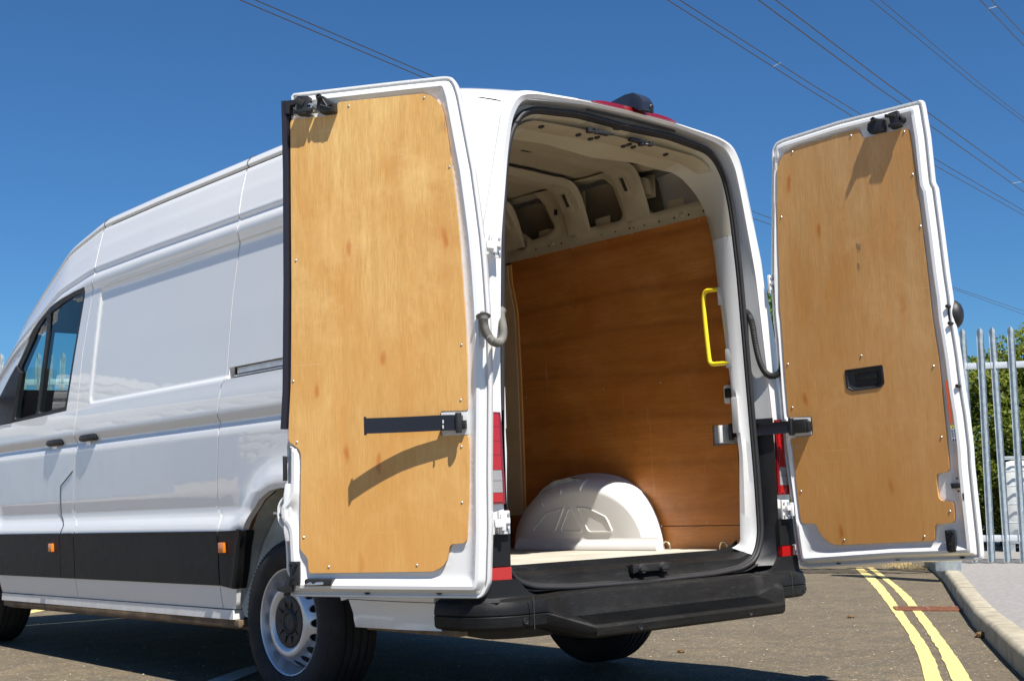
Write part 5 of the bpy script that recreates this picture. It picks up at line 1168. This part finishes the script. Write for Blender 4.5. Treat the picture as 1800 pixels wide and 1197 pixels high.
strip([(20,1068),(60,1062),(100,1057),(135,1053)], [(20,1073),(60,1066.5),(100,1061),(135,1056.5)], 'road_marking', YLINE, .004, 'farther yellow line seen under the front of the van')
# kerb stones and pavement
def offs(P, d):
    T = np.gradient(P, axis=0); T /= np.linalg.norm(T, axis=1)[:, None]; return P + np.c_[T[:, 1], -T[:, 0]] * d
kf = resample(smooth_poly(kb, 2, False), .915, False); s = np.r_[0, np.cumsum(np.linalg.norm(np.diff(kb, axis=0), axis=1))]
def along(P, t): s = np.r_[0, np.cumsum(np.linalg.norm(np.diff(P, axis=0), axis=1))]; return np.array([np.interp(t, s, P[:, 0]), np.interp(t, s, P[:, 1])])
kp = smooth_poly(kb, 2, False); sl_ = np.cumsum(np.linalg.norm(np.diff(kp, axis=0), axis=1))[-1]
kw = .13; KZ = .112
pv = np.vstack([offs(kp, kw), [(30, 20), (30, -30), (-6, -30)]])
def bigsheet():
    mb = MB(); mb.add([(p[0], p[1], KZ - .006) for p in pv], [tuple(range(len(pv)))]); return mb.build('pavement', PAVE)
pav = tag(bigsheet(), 'pale grey tarmac pavement behind the kerb', kind='structure')
t = .0
while t < sl_ - .2:
    a, b = along(kp, t + .004), along(kp, min(t + .911, sl_)); d = (b - a) / np.linalg.norm(b - a); n = np.array([d[1], -d[0]]); jz = random.uniform(-.004, .004); jo = random.uniform(-.004, .004)
    sec = [(.0 + jo, -.015), (.006 + jo, KZ - .028 + jz), (.022 + jo, KZ - .006 + jz), (.038 + jo, KZ + jz), (kw, KZ + jz), (kw, -.015)]
    mb = MB(); mb.loft([[(*(q + n * o), z) for o, z in sec] for q in (a, b)], True, True); mb.build('kerb_stone', KERB, pav); t += .915
# drain grating
dc = [gw(p, .0)[:2] for p in ((1586,1067),(1672,1067.5),(1674,1077),(1592,1074))]
g0 = (np.array(dc[0]) + dc[2]) / 2; gd = (np.array(dc[2]) - dc[0]); gx_ = np.array([.80, .60]); gy2 = np.array([.60, -.80]); g0 = gw((1631, 1071), .0)[:2]
dr = empty('drain_grating', (*g0, .004)); tag(dr, 'rusty iron drain grating set in the gutter by the yellow line', 'drain')
RI = simple('rusty_cast_iron', (.21, .085, .045), .8, metal=.2, var=.35, vs=18, bump=.6, bs=90)
u2, v2 = np.array([*gy2, 0]), np.array([*gx_, 0])
mb = MB(); Wd, Hd = .44, .26
for sx in (-1, 1): mb.box(u2 * sx * Wd / 2, (.025, Hd, .02), (u2, v2, (0,0,1))); mb.box(v2 * sx * Hd / 2, (Wd, .022, .02), (u2, v2, (0,0,1)))
mb.box((0,0,0), (.03, Hd, .018), (u2, v2, (0,0,1))); mb.build('grating_frame', RI, dr, bevel=.003)
for k in range(6):
    if True:
        mb = MB(); mb.box(v2 * (-.10 + k * .04), (Wd, .016, .014), (u2, v2, (0,0,1))); mb.build('grating_bar', RI, dr)
mb = MB(); mb.box((0,0,-.001), (Wd, Hd, .006), (u2, v2, (0,0,1))); mb.build('drain_pit', DARK, dr)
# loose stones and litter on the road
stones = MB()
for _ in range(1500):
    if random.random() < .6: x, y = random.uniform(.2, 5.5), random.uniform(-1.2, 4.5)
    else: x, y = random.uniform(-3.4, .5), random.uniform(-.5, 6)
    r = random.choice([.002, .003, .003, .004, .005, .007]); a = random.random() * 6.28; z = r * .5
    P = [(x + r * math.cos(a + k * 1.57) * random.uniform(.7, 1.2), y + r * math.sin(a + k * 1.57) * random.uniform(.7, 1.2), z) for k in range(4)]
    stones.add(P + [(x, y, z + r * .6), (x, y, -r * .3)], [(0,1,4),(1,2,4),(2,3,4),(3,0,4),(1,0,5),(2,1,5),(3,2,5),(0,3,5)])
o = stones.build('gravel', simple('pale_chippings', (.42, .38, .31), .8, var=.4, vs=40), smooth=None); tag(o, 'loose pale chippings scattered over the road', kind='stuff')
CL = simple('dry_dung', (.14, .085, .03), .9, var=.4, vs=60, bump=.8, bs=120)
for px, r, lab in (((1495, 1083), .024, 'small brown clod lying on the open road left of the yellow lines'), ((1725, 1117), .035, 'brown clod lying against the foot of the kerb'), ((1197, 1143), .018, 'tiny yellowish clod on the road behind the far rear wheel')):
    q = gw(px, .01); bm = bmesh.new(); bmesh.ops.create_icosphere(bm, subdivisions=3, radius=r)
    for v in bm.verts: n = random.Random(int(v.co.x * 9e3) * 7 + int(v.co.z * 9e3)).uniform(.65, 1.2); v.co *= n; v.co.z *= .55; v.co.x *= 1.2
    me = bpy.data.meshes.new('dirt_clod'); bm.to_mesh(me); bm.free(); o = link('dirt_clod', me, None, CL, 60); o.location = (q[0], q[1], r * .35); tag(o, lab, 'clod')

# ------------------------------------------------------------------ palisade fences
def pale_mesh(h, w=.068):
    mb = MB(); t = .003
    sec = [(-.5, .0), (-.42, .012), (-.20, .012), (-.06, -.010), (.06, -.010), (.20, .012), (.42, .012), (.5, .0)]
    zs = [(0, 1, 0), (h - .13, 1, 0)]
    rows = [[(x * w, y, z) for x, y in sec] for z in (0, h * .25, h * .5, h * .75, h - .11)]
    mb.loft(rows, False)
    b = rows[-1]                                                       # triple-pointed, splayed head
    mb.add(b + [(-.030, .020, h - .03), (0, -.014, h), (.030, .020, h - .03)], [(0,1,8),(1,2,8),(2,3,9,8),(3,4,9),(4,5,10,9),(5,6,10),(6,7,10)])
    me = bpy.data.meshes.new('pale'); me.from_pydata(mb.v, [], mb.f); me.materials.append(GALV)
    me.polygons.foreach_set('use_smooth', [False] * len(me.polygons)); return me
PM = pale_mesh(2.42, .074)
def fence(p0, d, n, zb, label, group=None, pitch=.1545, rails=(.24, 2.02), s0=0., scale=1.):
    d = np.array([*d, 0.]); d /= np.linalg.norm(d); yaw = math.atan2(d[1], d[0]); f = empty('palisade_fence', (p0[0], p0[1], 0)); tag(f, label, 'fence', group)
    for k in range(n):
        q = d * (s0 + k * pitch); o = bpy.data.objects.new('pale', PM); C.objects.link(o); o.parent = f; o.location = (q[0], q[1], zb + .0); o.scale = (scale, scale, 1); o.rotation_euler = (random.uniform(-.004, .004), random.gauss(0, .005), yaw + random.uniform(-.03, .03))
    a, b = d * (s0 - .2), d * (s0 + (n - 1) * pitch + .2); A = (d, np.array([-d[1], d[0], 0]), (0,0,1)); m = (a + b) / 2; L_ = np.linalg.norm(b - a); nn = np.array([-d[1], d[0], 0]) * .032
    for z in rails: mb = MB(); mb.box(m + nn + (0, 0, zb + z), (L_, .045, .065), A); mb.build('rail', RAILM, f, bevel=.004)
    for s in np.arange(s0 - .1, s0 + n * pitch, 2.75): mb = MB(); mb.box(d * s + nn * 2.4 + (0, 0, zb + 1.2), (.06, .10, 2.45), A); mb.build('post', GALV, f, bevel=.003)
    return f
RAILM = simple('bright_galvanised_rail', (.66, .69, .71), .4, metal=.15, var=.1, vs=6)
b0 = gw((1743.6, 991), .1)
dR = np.array([.54, -.84]); fence(b0[:2], dR, 40, .12, 'grey palisade fence behind the open right-hand door, a hedge beyond it', s0=-.1545 * 2)
# gate leaf continuing the fence line across the road, behind the door
g_ = empty('palisade_gate', (*(b0[:2] - dR * .47), 0)); tag(g_, 'palisade gate closing the road, its bottom rail showing beyond the van bumper', 'gate')
for k in range(18):
    o = bpy.data.objects.new('pale', PM); C.objects.link(o); o.parent = g_; q = -dR * (.25 + k * .1545); o.location = (q[0], q[1], .12); o.rotation_euler = (0, 0, math.atan2(dR[1], dR[0]))
dR3 = np.array([*dR, 0]); dR3 /= np.linalg.norm(dR3); AG = (dR3, np.array([-dR3[1], dR3[0], 0]), (0,0,1))
for z in (.30, 2.1): mb = MB(); mb.box(-dR3 * 1.6 + (0, 0, z), (3.0, .05, .10), AG); mb.build('rail', RAILM, g_, bevel=.004)
q = gw((1667, 1003), .10); gp = empty('gate_post', (q[0], q[1], 0)); tag(gp, 'square galvanised gate post whose foot shows below the open door', 'post')
mb = MB(); mb.box((0, 0, 1.25), (.23, .2, 2.3), AG); mb.build('post_shaft', GALV, gp, bevel=.008); mb = MB(); mb.box((0, 0, 2.42), (.25, .22, .03), AG); mb.build('post_cap', GALV, gp, bevel=.004)
vr = np.array([AXW[0][0], AXW[0][1]]); vr /= np.linalg.norm(vr)
def at_depth(px, dpt, world=True): return CW + raydir(px, True) * dpt
lf0 = at_depth((88.3, 618), 14.25); fence(lf0[:2] - vr * .1335 * 8, vr, 17, .06, 'grey palisade fence seen past and through the cab windows', pitch=.1335, rails=(.24, 2.10), scale=.92)

# ------------------------------------------------------------------ vegetation
def leafm(name, col, var):
    m, t, b, N, L = nodes(name); v = coords(N, L)
    oi = N('ShaderNodeObjectInfo'); a_ = N('ShaderNodeAttribute'); a_.attribute_name = 'tint'; a_.attribute_type = 'GEOMETRY'
    c = ramp(N, L, a_.outputs['Fac'], [(0, tuple(x * .45 for x in col)), (.5, col), (1, var)]); L(c, b.inputs['Base Color'])
    b.inputs['Roughness'].default_value = .55; b.inputs['Transmission Weight'].default_value = 0
    tr = N('ShaderNodeBsdfTranslucent'); L(c, tr.inputs[0]); mx = N('ShaderNodeMixShader'); mx.inputs[0].default_value = .45
    L(b.outputs[0], mx.inputs[1]); L(tr.outputs[0], mx.inputs[2]); L(mx.outputs[0], t.nodes['Material Output'].inputs[0]); return m
def leaves_mesh(name, pts, size, mat, parent=None, tints=None):
    n = len(pts); a = RNG.normal(size=(n, 3)); a /= np.linalg.norm(a, axis=1)[:, None]; b = RNG.normal(size=(n, 3)); b -= a * (a * b).sum(1)[:, None]; b /= np.linalg.norm(b, axis=1)[:, None]
    s = size * RNG.uniform(.6, 1.3, (n, 1)); V = np.stack([pts - a * s, pts + b * s * .5, pts + a * s, pts - b * s * .5], 1).reshape(-1, 3)
    F = np.arange(n * 4).reshape(-1, 4); me = bpy.data.meshes.new(name); me.from_pydata(V.tolist(), [], F.tolist())
    at = me.attributes.new('tint', 'FLOAT', 'FACE'); at.data.foreach_set('value', (tints if tints is not None else RNG.random(n)).astype(np.float32))
    return link(name, me, parent, mat)
def clumps(cs, per, rr):
    P = []; T = []
    for c_, r in cs:
        d = RNG.normal(size=(per, 3)); d /= np.linalg.norm(d, axis=1)[:, None]; rad = r * RNG.uniform(.55, 1.05, (per, 1)) ** .6; P.append(np.array(c_) + d * rad * np.array([1, 1, .8])); T.append(np.clip(RNG.normal(random.uniform(.3, .75), .18, per), 0, 1))
    return np.vstack(P), np.hstack(T)
BR = simple('bark', (.12, .09, .06), .9, var=.3, vs=20, bump=.7, bs=60)
HL = leafm('hedge_leaves', (.17, .22, .026), (.38, .40, .06)); TL = leafm('tree_leaves', (.10, .20, .025), (.22, .38, .05))
h0 = at_depth((1360, 870), 18.2); h1 = at_depth((2050, 860), 16.8); cs = []
for k in range(330):
    t = random.random(); base = h0[:2] * (1 - t) + h1[:2] * t; px_ = 1360 + 690 * t
    top = 2.40 + .25 * math.sin(px_ * .05) + (.28 if px_ > 1740 else 0) + (.2 if px_ > 1780 else 0); z = random.uniform(.1, 1) ** .8 * top; off = random.uniform(-.2, 1.1)
    cs.append(((base[0] + AXW[2][0] * off + random.uniform(-.2, .2), base[1] + AXW[2][1] * off, z), random.uniform(.20, .42)))
P, T = clumps(cs, 420, .3); hd_ = empty('hedge', (h0[0], h0[1], 0)); tag(hd_, 'dense yellow-green hedge growing beyond the palisade fence', 'hedge')
leaves_mesh('foliage', P - np.array([h0[0], h0[1], 0]), .036, HL, hd_, T)
mb = MB()
for k in range(28):
    t = k / 27; q = (h1[:2] - h0[:2]) * t; mb.tube([(q[0] + AXW[2][0] * .5, q[1] + AXW[2][1] * .5, 0), (q[0] + AXW[2][0] * .5 + random.uniform(-.2, .2), q[1] + AXW[2][1] * .5, 1.5)], [.04, .015], 6)
mb.build('stems', BR, hd_)
tc = at_depth((1412, 560), 21.0); tr_ = empty('small_tree', (tc[0], tc[1], 0)); tag(tr_, 'small bright green tree showing between the van and its open right-hand door', 'tree')
mb = MB(); mb.tube([(0,0,0), (.03,.02,1.2), (-.03,.05,2.4), (.02,0,3.6)], [.09, .075, .055, .03], 10)
for k in range(9):
    a = k * 2.4; z = 1.3 + k * .25; mb.tube([(0, 0, z), (.35 * math.cos(a), .35 * math.sin(a), z + .3), (.7 * math.cos(a), .7 * math.sin(a), z + .75)], [.035, .022, .008], 6)
mb.build('trunk', BR, tr_)
cs = []
for k in range(60):
    d = np.array([random.gauss(0, 1), random.gauss(0, 1), random.gauss(0, 1)]); d /= np.linalg.norm(d); r = random.random() ** .45; c_ = d * r * np.array([.82, .82, 1.45]) + (0, 0, 2.95); cs.append((c_, random.uniform(.16, .28)))
P, T = clumps(cs, 190, .3); leaves_mesh('crown', P, .05, TL, tr_, T)
# dry grass at the end of the kerb
def tufts(name, spots, label, hgt=.12, per=90):
    V = []; F = []
    for (x, y, z, rad) in spots:
        for _ in range(per):
            a = random.random() * 6.28; r = rad * random.random() ** .5; bx, by = x + r * math.cos(a), y + r * math.sin(a); h = hgt * random.uniform(.4, 1); lx, ly = random.gauss(0, .05), random.gauss(0, .05); n = len(V)
            V += [(bx - .003, by, z), (bx + .003, by, z), (bx + lx, by + ly, z + h)]; F.append((n, n+1, n+2))
    me = bpy.data.meshes.new(name); me.from_pydata(V, [], F); o = link(name, me, None, simple('straw_' + name, (.45, .34, .15), .8, var=.3, vs=30)); return tag(o, label, kind='stuff')
sp = []
for px in ((1575,996),(1590,999),(1605,1000),(1700,994),(1712,996),(1585,992)): q = gw(px, .0); sp.append((q[0], q[1], .0 if px[0] < 1620 else .1, .16))
tufts('dry_grass', sp, 'dry straw-coloured grass at the end of the kerb', .07)

# ------------------------------------------------------------------ liquid tank beyond the fence
tq = gw((1748, 972), .1); ib = empty('liquid_tank', (tq[0], tq[1], 0)); tag(ib, 'white plastic tank in a metal cage behind the palisade fence', 'tank')
ib.rotation_euler = (0, 0, math.radians(-62)); ib.location = (tq[0] + .26, tq[1] - .0, .10)
WP = simple('milky_tank_plastic', (.74, .76, .74), .35, var=.05); 
mb = MB(); mb.box((.60, .50, .64), (1.12, .92, .94)); mb.build('bottle', WP, ib, bevel=.09)
mb = MB(); mb.box((.60, .50, 1.12), (.3, .3, .05)); mb.build('tank_lid', BLACKP, ib, bevel=.02)
mb = MB()
for k in range(4): x = .03 + k * .38; mb.tube([(x, 0, .14), (x, 0, 1.16)], .009, 6); mb.tube([(x, 1.0, .14), (x, 1.0, 1.16)], .009, 6)
for k in range(11): y = .02 + k * .096; mb.tube([(0, y, .14), (0, y, 1.16)], .009, 6); mb.tube([(1.2, y, .14), (1.2, y, 1.16)], .009, 6)
mb.build('cage_upright', GALV, ib)
for z in (.16, .36, .58, .80, .98, 1.15): mb = MB(); mb.tube([(0,0,z),(1.2,0,z),(1.2,1,z),(0,1,z)], .011, 6, closed=True); mb.build('cage_hoop', GALV, ib)
mb = MB(); mb.box((.6, .5, .115), (1.2, 1.0, .02))
for x in (.06, .6, 1.14): mb.box((x, .5, .05), (.12, 1.0, .10))
mb.build('pallet', GALV, ib)

# ------------------------------------------------------------------ overhead lines
WIRE = simple('dark_cable', (.015, .015, .018), .5)
def wires(lines, label, H=24., r=.027, spacer=None):
    e = empty('power_line', (0, 0, 0)); tag(e, label, 'cable')
    for ln in lines:
        P = [gw(p, H) for p in ln]; a = P[0] + (P[0] - P[1]) * .6; b = P[-1] + (P[-1] - P[-2]) * .6; mb = MB(); mb.tube([a] + P + [b], r, 6); mb.build('cable', WIRE, e, smooth=60)
    for s_ in (spacer or []): mb = MB(); mb.tube([gw(s_[0], H), gw(s_[1], H)], r * .7, 5); mb.build('spacer', GALV, e)
wires([[(420,0),(735,133),(1320,371),(1670,503),(1800,547)], [(447,0),(757,133),(1320,383),(1670,506),(1800,553)]], 'pair of cables running from top left down behind the van roof')
wires([[(1172,0),(1409,150),(1498,205),(1639,289),(1800,379)], [(1193,0),(1428,150),(1512,201),(1640,278),(1800,371)]], 'pair of cables crossing above the open right-hand door', spacer=[((1360,117),(1372,111))])
wires([[(1332,0),(1536,150),(1581,181),(1629,217),(1800,338)], [(1362,0),(1562,150),(1600,177),(1625,194),(1800,321)]], 'pair of cables passing just over the top corner of the right-hand door', r=.032, spacer=[((1778,323),(1795,320))])
wires([[(1530,0),(1713,150),(1800,215)], [(1547,0),(1725,150),(1800,208)]], 'thin pair of cables in the upper right sky', r=.020)
wires([[(1722,0),(1800,82)], [(1742,0),(1800,62)]], 'cables cutting the very top right corner of the sky', r=.025, spacer=[((1737,16),(1752,12))])

# ------------------------------------------------------------------ buildings across the yard: they only show as reflections in the van side
def cladm():
    m, t, b, N, L = nodes('pale_profiled_cladding'); v = coords(N, L)
    L(ramp(N, L, noise(t, N, L, v, .6, 5), [(.3, (.50, .51, .52)), (.7, (.60, .61, .61))]), b.inputs['Base Color']); b.inputs['Roughness'].default_value = .5; return m
CLAD = cladm()
wh = empty('warehouse', (-14, 38, 0)); tag(wh, 'long pale clad warehouse mirrored in the side of the van', 'building')
mb = MB(); rows = []; z = 0
while z < 6.0:
    rows += [(0, z), (0, z + .14), (.06, z + .17), (.06, z + .29)]; z += .32
mb.loft([[(x, o, zz) for o, zz in rows] for x in (-30, 20)], False); mb.build('clad_wall', CLAD, wh, smooth=None)
mb = MB(); mb.box((-5, 9, 6.1), (50.4, 18, .25)); mb.box((-30, 9, 3), (.2, 18, 6)); mb.box((20, 9, 3), (.2, 18, 6)); mb.build('roof_edge', simple('roof_trim', (.72, .73, .74), .4), wh)
for x in (-18, -6, 6): mb = MB(); mb.box((x, -.02, 2.1), (4, .12, 4.2)); mb.build('roller_shutter', simple('shutter_blue', (.12, .2, .36), .4), wh)
ct = empty('container', (-9, 25, 0)); tag(ct, 'grey-blue shipping container mirrored faintly in the sliding door', 'container')
mb = MB(); mb.box((0, 0, 1.3), (6, 2.4, 2.5))
for k in range(24): mb.box((-2.88 + k * .25, -1.21, 1.3), (.12, .04, 2.3))
mb.build('container_shell', simple('container_paint', (.20, .30, .42), .5), ct)
